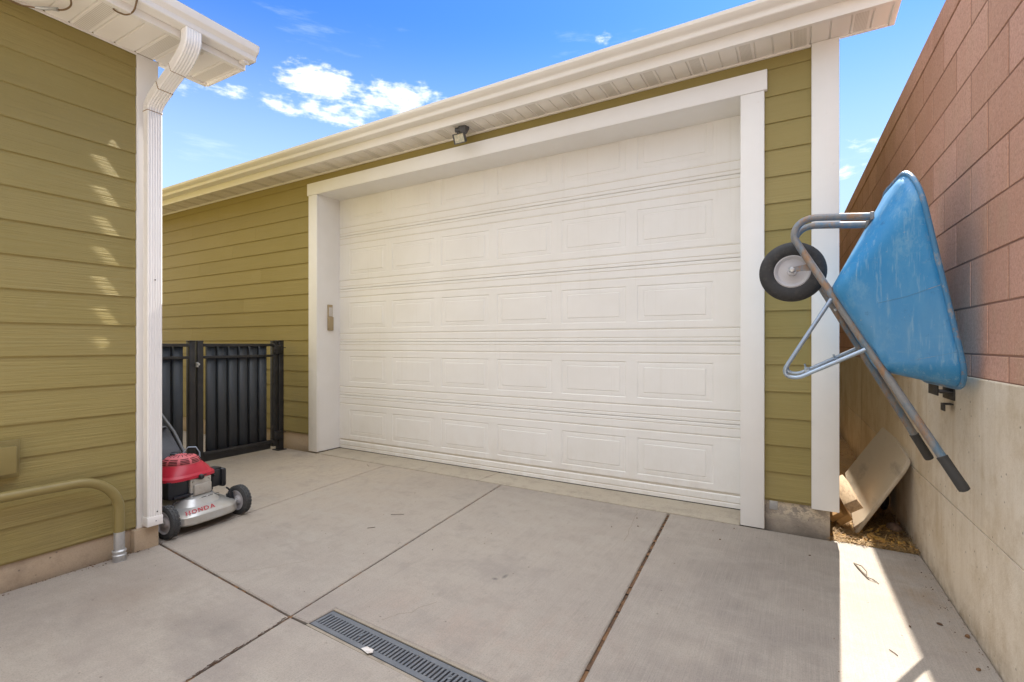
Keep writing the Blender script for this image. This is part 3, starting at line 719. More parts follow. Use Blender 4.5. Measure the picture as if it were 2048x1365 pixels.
low = [(XD, 2.628), (XD, 2.636)] + elbow((XD, 2.638), (0, .14), (XD + .112, 2.737), (.15, .074), 36)[1:] + [(XD + .135, 2.7483)]
b = MB(); ds_sweep(b, low, sec, YD, 1.05, lambda i: 1.0 if i < 3 or i > 37 else (1.0 + .022 * (1 if (i % 4) < 2 else -1)))
b.obj('elbow', 'downspout', dsp, sharp=25)
b = MB(); ds_sweep(b, [(XD + .118, 2.740), (XD + .20, 2.780), (-3.080, 2.828)], sec, YD, 1.0)
b.obj('elbow_pipe', 'downspout', dsp, sharp=35)
upx = SO + .046
up = [(upx - .150, 2.8135), (upx - .13, 2.8235)] + elbow((upx - .125, 2.826), (.15, .074), (upx, 2.945), (0, .14), 28)[1:] + [(upx, 2.992)]
b = MB(); ds_sweep(b, up, sec, YD, 1.06, lambda i: 1.0 if i < 3 or i > 28 else (1.0 + .014 * (1 if (i % 4) < 2 else -1)))
b.obj('elbow', 'downspout', dsp, sharp=25)
for p, t in (((XD, 2.629), (0, 1)), ((XD + .134, 2.7478), (.897, .442)), ((upx - .150, 2.8135), (.897, .442))):
    b = MB(); q = (p[0] + t[0] * .004, p[1] + t[1] * .004); ds_sweep(b, [p, q], sec, YD, 1.07); b.obj('seam', 'rust_seam', dsp)
b = MB()
b.box(HX + .007, XD + .031, YD - .042, YD + .0425, .140, .196, .003)
b.obj('end_boot', 'downspout', dsp)
for zz, yy in ((.222, .012), (.168, .004), (1.62, .0)):
    b = MB(); b.lathe([(0, 0), (0, .0045), (.003, .003), (.004, 0)], (XD + .029, YD + yy, zz), (1, 0, 0), 8); b.obj('screw', 'lamp_body', dsp)

# ------------------------------------------------------------------ things on the house
t = thing('conduit_pipe', 'bent olive painted conduit with bare metal end rising from the driveway along the house', 'pipe', (-3.36, 1.28, 0))
b = MB(); pr = .0255
path = [(-3.350, 1.288, .165), (-3.350, 1.288, .22)]
for a in range(0, 91, 6):
    th = R(a); path.append((-3.350, 1.288 - .20 * (1 - math.cos(th)), .285 + .20 * math.sin(th)))
path += [(-3.350, .9, .487), (-3.350, .3, .49), (-3.350, -.6, .49)]
b.tube(path, pr, 20); b.obj('pipe_bend', 'olive', t)
b = MB(); b.tube([(-3.350, 1.288, -.02), (-3.350, 1.288, .166)], .0258, 20); b.obj('bare_pipe', 'galv', t)
b = MB(); b.lathe([(-.02, .031), (.025, .031), (.03, .034), (.036, .034), (.04, .031), (.05, .031), (.054, .034), (.06, .034), (.066, .027)], (-3.350, 1.288, 0), (0, 0, 1), 24); b.obj('coupling', 'galv', t)
t = thing('utility_box', 'small olive painted cover box on the house siding above the bent pipe', 'box', (HX, .8, .65))
b = MB(); b.box(HX - .004, HX + .028, .45, .888, .566, .752, .004); b.obj('back_plate', 'olive', t)
b = MB(); b.box(HX + .028, HX + .074, .45, .866, .590, .728, .005); b.obj('cover', 'olive', t)
b = MB()
cz = HSZ - .004
b.tube(spline([(-3.40, .70, cz + .0), (-3.395, .86, cz - .022), (-3.36, .915, cz - .026), (-3.31, .965, cz - .022), (-3.24, 1.005, cz - .030), (-3.17, 1.015, cz - .024), (-3.12, .99, cz - .008), (-3.10, .95, cz + .004)]), .004, 8)
b.tube(spline([(-3.07, 1.155, cz + .004), (-3.05, 1.165, cz - .012), (-3.03, 1.195, cz - .016), (-2.99, 1.21, cz - .004), (-2.945, 1.205, cz + .02), (-2.90, 1.19, cz + .04), (-2.885, 1.15, cz + .085), (-2.90, 1.05, cz + .125)]), .004, 8)
cbl = b.obj('cable', 'cable'); tag(cbl, 'thin brown cable looping under the house soffit and gutter', 'cable')
b = MB(); b.tube([(-3.345, .930, cz - .025), (-3.318, .958, cz - .023), (-3.29, .977, cz - .024), (-3.262, .993, cz - .027)], [.006, .009, .007, .010], 10); o = b.obj('connector', 'galv', cbl)

# ------------------------------------------------------------------ things on the garage
t = thing('security_light', 'small grey floodlight hung under the garage soffit', 'floodlight', (-2.59, 3.55, SZ))
b = MB()
hx = [(.062 * math.cos(R(60 * k + 20)), .045 * math.sin(R(60 * k + 20))) for k in range(6)]
cx, cy = -2.585, 3.545
b.rings([[(cx + x, cy + y, SZ + .002) for x, y in hx], [(cx + x, cy + y, SZ - .022) for x, y in hx], [(cx + x * .55 + .01, cy + y * .6, SZ - .050) for x, y in hx]], True, True, True, smooth=False)
b.lathe([(0, .0), (0, .020), (.05, .022), (.05, 0)], (cx - .062, cy - .028, SZ - .020), (.9, .35, -.05), 16)
b.obj('mount', 'lamp_body', t)
LM = Matrix.Translation((-2.592, 3.520, SZ - .100)) @ Matrix.Rotation(R(-4), 4, 'Z') @ Matrix.Rotation(R(2), 4, 'Y') @ Matrix.Rotation(R(24), 4, 'X')
b = MB()
fr = lambda w, h, d: [LM @ Vector((x, d, z)) for x, z in ((-w, -h), (w, -h), (w, h), (-w, h))]
b.rings([fr(.056, .036, -.026), fr(.062, .042, -.028), fr(.062, .042, -.012), fr(.052, .032, .016), fr(.032, .020, .036)], True, False, True, smooth=False)
b.rings([fr(.056, .036, -.026), fr(.055, .035, -.016)], True, False, True, smooth=False)
b.tube([LM @ Vector((.02, .02, .03)), Vector((cx + .014, cy, SZ - .045))], .012, 10)
b.lathe([(0, 0), (0, .007), (.010, .007), (.010, 0)], LM @ Vector((-.005, -.018, .042)), LM.to_3x3() @ Vector((0, 0, 1)), 10)
head = b.obj('lamp_head', 'lamp_body', t, smooth=False)
b = MB(); b.face([LM @ Vector(p) for p in ((-.054, -.019, -.034), (.054, -.019, -.034), (.054, -.019, .034), (-.054, -.019, .034))]); b.obj('glass', 'lamp_glass', head, smooth=False)
t = thing('keypad', 'tan wireless keypad with raised cover on the inner side of the door casing', 'keypad', (OPL, 3.845, 1.535))
b = MB(); b.box(OPL, OPL + .016, 3.815, 3.880, 1.388, 1.686, .004); b.obj('base', 'keypad', t)
b = MB(); b.box(OPL + .016, OPL + .030, 3.813, 3.882, 1.388, 1.545, .005); b.obj('cover', 'keypad', t)
b = MB(); b.box(OPL + .016, OPL + .019, 3.824, 3.872, 1.552, 1.655, .001); b.obj('button_pad', 'keypad_face', t)

# ------------------------------------------------------------------ retaining wall
rw = thing('retaining_wall', 'tall rose concrete block wall on a poured concrete base beside the driveway', 'wall', (wx(3), 3, 0))
WA = Matrix.Translation((0.719, 0, 0)) @ Matrix.Rotation(math.atan(0.0302), 4, 'Z')   # local x = 0 is the face
b = MB(); b.box(0, .32, -14, 14, -.06, .4640, mat=WA); b.box(.0012, .32, -14, 14, .4660, 1.090, .006, mat=WA)
b.box(.010, .3, -14, 14, .45, .48, mat=WA)
b.obj('concrete_base', 'wall_conc', rw, smooth=False, weld=False)
b = MB()
CZ = 1.090; ch = [.100] + [.2032] * 8
rows = [(CZ, 1.190)] + [(1.190 + .2036 * i, 1.190 + .2036 * (i + 1)) for i in range(8)]
for i, (z0, z1) in enumerate(rows):
    y = -14 + (0.0 if i % 2 else .2032)
    while y < 14:
        near = -1.0 < y < 11
        v = random.uniform(-.0006, .0006)
        b.box(.006 + v, .2, y + .0070, y + .4064 - .0070, z0 + .0036, z1 - .0036, .0026 if near else 0, tone=random.random(), mat=WA)
        y += .4064
bw = b.obj('block_wall', 'cmu', rw, smooth=False, weld=False)
b = MB(); b.box(.0088, .195, -14, 14, CZ, 2.81, mat=WA); b.obj('mortar', 'mortar', bw, smooth=False)
b = MB(); y = -14; zt = 1.190 + .2036 * 8
while y < 14:
    b.box(.002, .205, y + .002, y + .4044, zt + .003, zt + .135, .004, tone=random.random(), mat=WA); y += .4064
b.obj('cap', 'cmu', rw, smooth=False, weld=False)
t = thing('wall_hook', 'dark iron hook under the hung wheelbarrow on the concrete base', 'hook', (wx(3.1), 3.1, .98))
def WP(off, y, z): return (wx(y) - off, y, z)
b = MB()
HKM = lambda x0, x1, y0, y1, z0, z1, bev=.002: b.box(x0, x1, y0, y1, z0, z1, bev, mat=WA)
HKM(-.006, .001, 3.06, 3.24, .965, 1.05); HKM(-.055, -.006, 3.06, 3.24, .998, 1.006); HKM(-.062, -.055, 3.08, 3.24, .985, 1.045)
b.obj('bracket', 'hook', t)
b = MB(); HKM(-.030, .001, 3.08, 3.14, .942, .948); HKM(-.036, -.030, 3.08, 3.14, .912, .948); b.obj('lower_clip', 'hook', t)

# ------------------------------------------------------------------ metal gate between house and garage
GXp = -5.25
t = thing('gate_post', 'square black post bolted by the garage siding that carries the gate hinges', 'post', (GXp, 3.6, 0))
b = MB(); b.box(GXp - .032, GXp + .032, 3.555, 3.619, .0, 1.262, .004); b.box(GXp - .035, GXp + .035, 3.552, 3.622, 1.262, 1.276, .006); b.obj('post', 'gate', t)
b = MB(); b.box(GXp - .06, GXp + .06, 3.53, 3.64, .0, .008, .002); b.obj('base_plate', 'gate', t)
for zz in (1.17, .18):
    b = MB(); b.box(GXp + .0325, GXp + .048, 3.49, 3.60, zz - .05, zz + .05, .003)
    for yy in (3.505, 3.585):
        for dz in (-.035, 0, .035): b.lathe([(0, 0), (.006, .004), (0, .006)], (GXp + .048, yy, zz + dz), (1, 0, 0), 8)
    b.tube([(GXp + .02, 3.61, zz + .02), (GXp + .02, 3.648, zz + .02)], .005, 8)
    b.obj('hinge', 'gate', t)
def leaf(y0, y1, label, latch_side, slats):
    t = thing('gate_leaf', label, 'gate', (GXp, y0 if latch_side > 0 else y1, 0), 'leaves of the black metal gate')
    for yy in (y0, y1 - .058):
        b = MB(); b.box(GXp - .03, GXp + .03, yy, yy + .058, .055, 1.252, .004); b.box(GXp - .033, GXp + .033, yy - .003, yy + .061, 1.252, 1.268, .007); b.obj('upright', 'gate', t)
    for z0, z1 in ((1.205, 1.237), (1.085, 1.112), (.100, .135)):
        b = MB(); b.box(GXp + .004, GXp + .034, y0 + .058, y1 - .058, z0, z1, .003); b.obj('rail', 'gate', t)
    b = MB(); b.box(GXp - .010, GXp - .004, y0 + .068, y1 - .07, .03, .10); b.obj('kick_board', 'gate', t)
    for s0, s1 in slats:
        b = MB()
        pr = [(s0, GXp - .016), (s0 + .010, GXp + .0035), (s1 - .010, GXp + .0035), (s1, GXp - .016)]
        n = 7
        b.rings([[(x, y, .10) for y, x in pr] , [(x, y, 1.205) for y, x in pr]], False)
        b.obj('slat', 'slat', t, smooth=False, solid=.003)
    b = MB()
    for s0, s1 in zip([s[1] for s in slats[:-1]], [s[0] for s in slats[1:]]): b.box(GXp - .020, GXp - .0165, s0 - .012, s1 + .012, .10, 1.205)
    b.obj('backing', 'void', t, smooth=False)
    return t
sl = [(2.765 + .1135 * i, 2.765 + .1135 * i + .098) for i in range(6)]
lf = leaf(2.665, 3.545, 'black slatted gate leaf hinged to the post beside the garage', -1, sl)
b = MB(); b.box(GXp + .03, GXp + .05, 2.645, 2.665, 1.0, 1.05, .003); b.lathe([(0, 0), (.02, .006), (.024, .012), (.034, .012), (.036, 0)], (GXp + .04, 2.655, 1.03), (1, 0, 0), 10); b.obj('latch', 'galv', lf)
sl2 = [(2.550 - .1135 * i - .098, 2.550 - .1135 * i) for i in range(8)][::-1]
leaf(1.56, 2.645, 'black slatted gate leaf next to the house, mostly behind the downspout', 1, sl2)

# ------------------------------------------------------------------ lawn mower
mo = (-3.500, 1.838, 0.0)
mower = thing('lawn_mower', 'push lawn mower with red engine cover and silver deck by the house corner', 'lawn mower', mo)
MM = Matrix.Translation(mo) @ Matrix.Rotation(R(6.6), 4, 'Z')
def mv(x, y, z): return MM @ Vector((x, y, z))
def plan(hw_f, xf, hw_r, xr, n=16, p=3.2, inset=0.0):
    pts = []
    N = 72
    for k in range(N):
        th = 2 * math.pi * k / N; cs, sn = math.cos(th), math.sin(th)
        x = math.copysign(abs(cs) ** (2 / p), cs); y = math.copysign(abs(sn) ** (2 / p), sn)
        xm, hl = (xf + xr) / 2, (xf - xr) / 2 - inset
        X = xm + x * hl
        tt = max(0, min(1, (X - (xr + .1)) / (xf - xr - .1)))
        hw = hw_r + (hw_f - hw_r) * max(0, (tt - .45) / .55) ** 1.4
        pts.append((X, y * (hw - inset)))
    return pts
b = MB()
rg = []
for z, ins, hf in ((.056, .002, .215), (.066, -.003, .217), (.108, .001, .216), (.117, .007, .214), (.123, .016, .212), (.142, .070, .204), (.147, .084, .200), (.166, .097, .192), (.190, .112, .18), (.198, .13, .165), (.199, .19, .12)):
    rg.append([mv(x, y, z) for x, y in plan(hf, .090, .262, -.62, p=5.0, inset=ins)])
b.rings(rg, True, False, True); b.obj('deck', 'alu', mower, sharp=24)
# raised letters on the sloping front of the deck
def letters(text, w, h, place, mat, name, parent):
    G_ = {'H': [[(0, 0), (.36, 0), (.36, .14), (.26, .14), (.26, .42), (.74, .42), (.74, .14), (.64, .14), (.64, 0), (1, 0), (1, .14), (.92, .14), (.92, .86), (1, .86), (1, 1), (.64, 1), (.64, .86), (.74, .86), (.74, .58), (.26, .58), (.26, .86), (.36, .86), (.36, 1), (0, 1), (0, .86), (.08, .86), (.08, .14), (0, .14)]],
          'N': [[(0, 0), (.32, 0), (.32, .14), (.24, .14), (.24, .70), (.70, 0), (.92, 0), (.92, .86), (1, .86), (1, 1), (.68, 1), (.68, .86), (.76, .86), (.76, .30), (.30, 1), (0, 1), (0, .86), (.08, .86), (.08, .14), (0, .14)]]}
    b = MB(); x = 0.0
    def put(poly): b.face([place(p[0], p[1]) for p in poly])
    def ring(out, inn):
        n = len(out)
        for i in range(n):
            j = (i + 1) % n; b.face([place(*out[i]), place(*out[j]), place(*inn[j]), place(*inn[i])])
    cw = w / len(text)
    for ch in text:
        f = lambda p: (x + p[0] * cw * .86, p[1] * h)
        if ch in G_: 
            for poly in G_[ch]: put([f(p) for p in poly])
        elif ch == 'O':
            ring([f((.5 + .5 * math.cos(R(a)), .5 + .5 * math.sin(R(a)))) for a in range(0, 360, 20)], [f((.5 + .30 * math.cos(R(a)), .5 + .33 * math.sin(R(a)))) for a in range(0, 360, 20)])
        elif ch == 'D':
            o_ = [(0, 0)] + [(.45 + .55 * math.cos(R(a)), .5 + .5 * math.sin(R(a))) for a in range(-90, 91, 20)] + [(0, 1)]
            i_ = [(.22, .16)] + [(.45 + .33 * math.cos(R(a)), .5 + .34 * math.sin(R(a))) for a in range(-90, 91, 20)] + [(.22, .84)]
            ring([f(p) for p in o_], [f(p) for p in i_])
        elif ch == 'A':
            for poly in (((0, 0), (.34, 0), (.34, .12), (.25, .12), (.52, .80), (.60, 1), (.42, 1), (.10, .12), (0, .12)), ((.62, 0), (1, 0), (1, .12), (.93, .12), (.60, 1), (.52, .80), (.70, .12), (.62, .12)), ((.33, .28), (.66, .28), (.62, .42), (.39, .42))): put([f(p) for p in poly])
        x += cw
    return b.obj(name, mat, parent, smooth=False, weld=False)
def on_slope(u, v):     # u along the deck front, v up the slope
    y = -.118 + u; k = v / .055
    return mv(.0745 - .054 * k, y, .1242 + .0190 * k + .0016)
letters('HONDA', .205, .038, lambda u, v: on_slope(u - .058 + v * .45, v + .007), 'letter_red', 'lettering', mower)
b = MB()
for k in range(11):
    y0 = -.02 + k * .0115
    if k % 4 == 3: continue
    b.box(.0, .0035, y0, y0 + .0085, 0, .004, mat=MM @ Matrix.Translation((-.010, 0, .1905)) @ Matrix.Rotation(R(-40), 4, 'Y'))
b.obj('model_script', 'black', mower, smooth=False, weld=False)
# wheels
def wheel(x, y, r, w, side, name='wheel'):
    b = MB()
    pf = [(-w/2, r*.70), (-w/2, r*.90), (-w/2*.82, r*.975), (-w/4, r), (w/4, r), (w/2*.82, r*.975), (w/2, r*.90), (w/2, r*.70)]
    o_ = mv(x, y, r); ax = MM.to_3x3() @ Vector((0, 1, 0))
    b.lathe(pf, o_, ax, 40)
    for k in range(26):
        th = 2 * math.pi * k / 26
        for ly in (-.30, 0.0, .30):
            Tm = MM @ Matrix.Translation((x, y + ly * w, r)) @ Matrix.Rotation(th + (ly * .4), 4, 'Y') @ Matrix.Translation((0, 0, r))
            b.box(-.0085, .0085, -w * .13, w * .13, -.003, .0022, mat=Tm)
    whl = b.obj(name, 'mtyre', mower, sharp=30)
    b = MB()
    for s in (-1, 1):
        b.lathe([(s*w/2*.92, r*.72), (s*w/2*.98, r*.66), (s*w/2*.55, r*.62), (s*w/2*.35, r*.34), (s*w/2*.9, r*.24), (s*w/2*.95, r*.08), (s*w/2*.95, 0)], o_, ax, 32)
    b.obj('rim', 'rim', whl)
    b = MB(); b.tube([mv(x, y + side * .03, r), mv(x, y - side * .055, r)], .008, 10); b.lathe([(0, 0), (0, .017), (.01, .015), (.014, .006), (.014, 0)], mv(x, y - side * w * .5, r), ax * -side, 6); b.obj('axle', 'galv', whl)
    return whl
wheel(0.0, .252, .102, .050, 1); wheel(0.0, -.252, .102, .050, -1); wheel(-.62, .29, .102, .050, 1); wheel(-.62, -.29, .102, .050, -1)
for s in (1, -1):
    b = MB(); b.box(-.03, .012, -.016, .016, .075, .165, .005, mat=MM @ Matrix.Translation((0.005, s * .207, 0)) @ Matrix.Rotation(R(-14), 4, 'Y'))
    b.tube([mv(-.02, s * .205, .16), mv(-.035, s * .19, .195), mv(-.030, s * .175, .205)], .006, 8)
    b.obj('height_lever', 'black', mower)
# engine
b = MB(); b.box(-.34, -.075, -.20, -.055, .205, .330, .022, mat=MM); b.box(-.38, -.10, -.06, .14, .21, .32, .012, mat=MM); b.box(-.30, -.06, -.17, .10, .206, .228, .01, mat=MM); b.obj('engine_block', 'engine', mower)
b = MB(); b.box(-.09, -.062, -.062, .085, .185, .316, .006, mat=MM); b.box(-.066, -.045, -.045, .078, .205, .277, .008, mat=MM)
for yy, zz in ((-.045, .30), (.07, .30), (-.045, .20), (.02, .312)): b.lathe([(0, 0), (.008, .005), (.0, .008)], mv(-.062, yy, zz), MM.to_3x3() @ Vector((1, 0, 0)), 8)
b.obj('muffler_guard', 'muffler', mower)
b = MB(); b.box(-.20, -.085, .105, .175, .215, .335, .012, mat=MM); b.box(-.21, -.07, .172, .208, .205, .338, .014, mat=MM); b.box(-.17, -.10, .12, .19, .33, .345, .006, mat=MM); b.obj('air_filter', 'black', mower)
b = MB(); b.lathe([(0, 0), (0, .020), (.02, .018), (.03, .012), (.03, 0)], mv(-.065, .005, .322), MM.to_3x3() @ Vector((1, 0, 0)), 14); b.tube([mv(-.07, -.06, .325), mv(-.06, -.02, .318), mv(-.06, .04, .330), mv(-.08, .10, .325), mv(-.08, .12, .30)], .007, 8); b.obj('carburettor', 'black', mower)
ec = (-.215, -.028)
def ell(rx, ry, z, n=40, p=2.6, sh=0.0):
    out = []
    for k in range(n):
        th = 2 * math.pi * k / n; cs, sn = math.cos(th), math.sin(th)
        out.append(mv(ec[0] + sh + rx * math.copysign(abs(cs) ** (2 / p), cs), ec[1] + ry * math.copysign(abs(sn) ** (2 / p), sn), z))
    return out
b = MB()
b.rings([ell(.150, .165, .316, p=3.6), ell(.162, .178, .320, p=3.8), ell(.160, .176, .338, p=3.8), ell(.146, .160, .352, p=3.4), ell(.134, .147, .378, p=3.0), ell(.114, .126, .402), ell(.108, .118, .410)], True, False, True)
cov = b.obj('engine_cover', 'red', mower, sharp=20)
b = MB(); b.rings([ell(.108, .118, .404, p=2), ell(.110, .120, .416, p=2), ell(.100, .110, .438, p=2), ell(.078, .086, .456, p=2), ell(.045, .05, .466, p=2), ell(.01, .01, .468, p=2)], True, False, True)
rc = b.obj('starter_cap', 'red_faded', cov, sharp=40)
b = MB()
def capz(f): return .416 + (.466 - .416) * math.sin(f * math.pi / 2) ** 1.0
for f, rr in ((.30, (.1075, .1175)), (.50, (.1015, .111)), (.68, (.092, .101)), (.84, (.080, .088))):
    pass
for lvl, (rx, ry, z) in enumerate(((.1095, .1195, .420), (.1055, .1155, .4295), (.1005, .1105, .4385), (.090, .0985, .4475))):
    for k in range(10):
        a0 = R(k * 36 + 4); a1 = R(k * 36 + 31)
        pts = []
        for i in range(7):
            a = a0 + (a1 - a0) * i / 6; pts.append(mv(ec[0] + (rx + .0006) * math.cos(a), ec[1] + (ry + .0006) * math.sin(a), z))
        b.tube(pts, .0022, 6)
for k in range(16):
    a = R(k * 22.5); b.tube([mv(ec[0] + .035 * math.cos(a), ec[1] + .038 * math.sin(a), .4675), mv(ec[0] + .066 * math.cos(a), ec[1] + .072 * math.sin(a), .4605)], .0022, 6)
b.obj('vent_slots', 'void', cov)
b = MB(); b.lathe([(0, .036), (.022, .038), (.026, .030), (.026, 0)], mv(-.36, .03, .430), (0, 0, 1), 24); b.tube([mv(-.36, .03, .40), mv(-.36, .03, .432)], .03, 16); b.obj('fuel_cap', 'black', mower)
b = MB(); b.box(-.30, -.285, -.085, -.012, .440, .510, .002, mat=MM @ Matrix.Translation((-.10, -.02, 0)) @ Matrix.Rotation(R(-20), 4, 'Y')); lab = b.obj('warning_label', 'label_white', mower)
b = MB()
for z in (.444, .486): b.box(-.2845, -.283, -.084, -.013, z, z + .016, mat=MM @ Matrix.Translation((-.10, -.02, 0)) @ Matrix.Rotation(R(-20), 4, 'Y'))
b.obj('label_stripe', 'label_yellow', lab, smooth=False, weld=False)
b = MB()
b.rings([[mv(*p) for p in l] for l in ([(-.43, -.24, .25), (-.43, .155, .25), (-.95, .17, .22), (-.95, -.24, .22)], [(-.45, -.24, .37), (-.45, .155, .37), (-.95, .17, .56), (-.95, -.24, .56)], [(-.52, -.23, .46), (-.52, .145, .46), (-.66, .15, .60), (-.66, -.23, .60)], [(-.55, -.2, .48), (-.55, .12, .48), (-.92, .12, .64), (-.92, -.2, .64)])], True, True, True, smooth=False)
b.obj('grass_bag', 'bag', mower, sharp=60)
for s in (1, -1):
    b = MB(); b.tube([mv(-.44, s * .205 - .03, .34), mv(-.62, s * .205 - .03, .56), mv(-1.25, s * .205 - .03, 1.06)], .0125, 12); b.obj('handle_bar', 'dark_bar', mower)
b = MB(); b.tube([mv(-.38, .08, .43), mv(-.37, .12, .475), mv(-.35, .165, .47), mv(-.33, .18, .43), mv(-.32, .175, .39)], .0045, 8); b.obj('wire_loop', 'steel', mower)

# ------------------------------------------------------------------ wheelbarrow hung on the wall
bo = (0.35, 3.02, 1.55)
barrow = thing('wheelbarrow', 'worn blue wheelbarrow hung nose up on the retaining wall', 'wheelbarrow', bo)
YC = 3.02
def loop_rr(F, Bk, wf, wr, rf, rr, bulge=0.0, n=8):
    """rounded quadrilateral between front point F and rear point Bk (x,z), half widths in Y"""
    F, Bk = Vector(F), Vector(Bk); L = (Bk - F).length; d = (Bk - F) / L
    pts = []
    corners = [((rf, wf - rf), rf, 180, 90), ((L - rr, wr - rr), rr, 90, 0), ((L - rr, -(wr - rr)), rr, 0, -90), ((rf, -(wf - rf)), rf, -90, -180)]
    for (cx_, cy_), r_, a0, a1 in corners:
        for i in range(n + 1):
            a = R(a0 + (a1 - a0) * i / n); s_, y_ = cx_ + r_ * math.cos(a), cy_ + r_ * math.sin(a)
            p = F + d * s_; pts.append((p.x, YC + y_, p.y))
    # resample straight sides
    out = []
    N = len(pts)
    for i in range(N):
        p, q = Vector(pts[i]), Vector(pts[(i + 1) % N]); k = 6 if (i % (n + 1)) == n else 1
        for j in range(k): out.append(p.lerp(q, j / k))
    return out
FL = loop_rr((.128, 1.505), (.338, 1.105), .235, .250, .05, .05)
RM = loop_rr((.392, 2.020), (.568, 1.046), .325, .330, .205, .13)
RM = [Vector((p_.x - (p_.y - YC) * .085, p_.y, p_.z)) for p_ in RM]      # the tray sits a little twisted on its frame
b = MB()
NL = 7
def lerp_loop(t):
    out = []
    for p, q in zip(FL, RM):
        out.append(p.lerp(q, t))
    return out
loops = [[Vector((p.x, YC + (p.y - YC) * .93, p.z)).lerp(Vector((.233, YC, 1.305)), .07) for p in FL]]
loops += [lerp_loop(t) for t in (0.03, .15, .3, .45, .6, .75, .9, 1.0)]
b.rings(loops, True, True, False)
b.obj('tray', 'tray', barrow, sharp=60, solid=.003)
def side(t_, s_):      # a point on the near flank: t_ floor-to-rim, s_ front-to-rear
    f = Vector((.128 + .210 * s_, YC - (.235 + .015 * s_), 1.505 - .40 * s_)); r_ = Vector((.392 + .176 * s_ + .0276, YC - (.325 + .005 * s_), 2.020 - .974 * s_))
    return f.lerp(r_, t_) + Vector((0, -.0016, 0))
b = MB()
b.tube([side(.30, .42), side(.6, .50), side(.97, .545)], .0012, 6)
b.obj('crease', 'rim_blue', barrow)
b = MB(); b.tube([side(.12, .90), side(.5, .865), side(.97, .84)], .0012, 6)
b.obj('crease', 'rim_blue', barrow)
b = MB(); b.tube(RM, .0105, 10, closed=True); b.obj('tray_rim', 'rim_blue', barrow)
def hp(t, s):          # straight part of a handle: t=0 at the wheel bend, 1 at the grip end
    x = -.018 + (.578 + .018) * t; z = 1.752 + (.640 - 1.752) * t; y = YC + s * (-.098 - .225 * t)
    return Vector((x, y, z))
for s in (1, -1):
    P = [hp(1.0, s), hp(.87, s), hp(.6, s), hp(.3, s), hp(.10, s), hp(.03, s)]
    B0 = hp(0.0, s); y = B0.y
    E = Vector((.062, y, 1.872))
    for i in range(1, 10):
        tt = i / 10; h = (1 - tt) ** 3; p = B0 * h + Vector((-.046, y, 1.803)) * 3 * (1 - tt) ** 2 * tt + Vector((-.020, y, 1.872)) * 3 * (1 - tt) * tt ** 2 + E * tt ** 3
        P.append(p)
    P += [E, Vector((.17, y, 1.862)), Vector((.300, y, 1.848))]
    b = MB(); b.tube(P, .0175, 14)
    h_ = b.obj('handle', 'tube', barrow)
    b = MB(); g0, g1 = hp(.895, s), hp(1.0, s); d = (g1 - g0).normalized()
    b.tube([g0 - d * .002, g0, g0 + d * .008, g0.lerp(g1, .5), g1, g1 + d * .010, g1 + d * .015], [.0185, .0215, .0205, .0205, .0215, .0200, .010], 16)
    b.obj('grip', 'grip', h_)
# wheel between the handles
WC = Vector((-.040, YC, 1.617)); WR = .158
b = MB()
tp = [(.040 * math.cos(R(a)) * 1.06, WR - .044 + .044 * math.sin(R(a))) for a in range(-140, 321, 20)]
tp = []
for k in range(96):
    a = 2 * math.pi * k / 96; cx_ = .041 * math.copysign(abs(math.cos(a)) ** .8, math.cos(a)); gr = 0.0
    if math.sin(a) > .45: gr = .0026 if (abs(cx_) / .0092) % 1.0 < .30 else 0.0
    rr_ = .040 - gr; tp.append((cx_, WR - .040 + rr_ * math.copysign(abs(math.sin(a)) ** .9, math.sin(a))))
b.lathe(tp, WC, (0, 1, 0), 56, closed_prof=True)
for gy in (-.026, -.0165, -.006, .006, .0165, .026):
    pass
wh = b.obj('wheel', 'tyre', barrow, sharp=45)
b = MB()
for s in (-1, 1):
    b.lathe([(s * .028, .086), (s * .031, .080), (s * .026, .074), (s * .018, .066), (s * .016, .050), (s * .020, .040), (s * .020, .024), (s * .034, .021), (s * .034, 0)], WC, (0, 1, 0), 40)
b.obj('rim', 'rim', wh)
b = MB(); b.tube([WC + Vector((0, -.105, 0)), WC + Vector((0, .105, 0))], .008, 12)
for s in (-1, 1): b.lathe([(0, 0), (0, .014), (.010, .013), (.012, .006), (.012, 0)], WC + Vector((0, s * .098, 0)), (0, s, 0), 6)
b.obj('axle', 'galv', wh)
for s in (1, -1):
    b = MB(); q = hp(.115, s); q = Vector((q.x, YC - s * .100, q.z)); c0 = Vector((WC.x, YC - s * .100, WC.z))
    d = (q - c0).normalized(); n = Vector((-d.z, 0, d.x))
    def pl(w, a, bb): return [a - n * w, a + n * w]
    pts = [c0 - d * .014 - n * .011, c0 - d * .014 + n * .011, q + n * .020, q - n * .018]
    b.rings([[p + Vector((0, -.002, 0)) for p in pts], [p + Vector((0, .002, 0)) for p in pts]], True, True, True, smooth=False)
    b.obj('axle_bracket', 'tube', barrow, smooth=False)
# tray risers between tray floor and handles
for s in (1, -1):
    for tt in (.31, .55):
        b = MB(); p = hp(tt, s); b.box(-.010, .010, -.012, .012, -.030, .030, .002, mat=Matrix.Translation(p + Vector((.019, s * .012, .011))) @ Matrix.Rotation(R(-28), 4, 'Y')); b.obj('riser', 'tube', barrow)
# nose brace bolts to the tray front
b = MB(); b.box(.286, .302, YC - .125, YC + .125, 1.828, 1.866, .003, mat=None); b.obj('nose_brace', 'tube', barrow)
for s in (1, -1):
    for tt in (.30, .50):
        p = hp(tt, s); b = MB(); b.lathe([(0, 0), (0, .008), (.006, .008), (.007, .004), (.007, 0)], p + Vector((0, s * .016, 0)), (0, s, 0), 6); b.obj('bolt', 'galv', barrow)
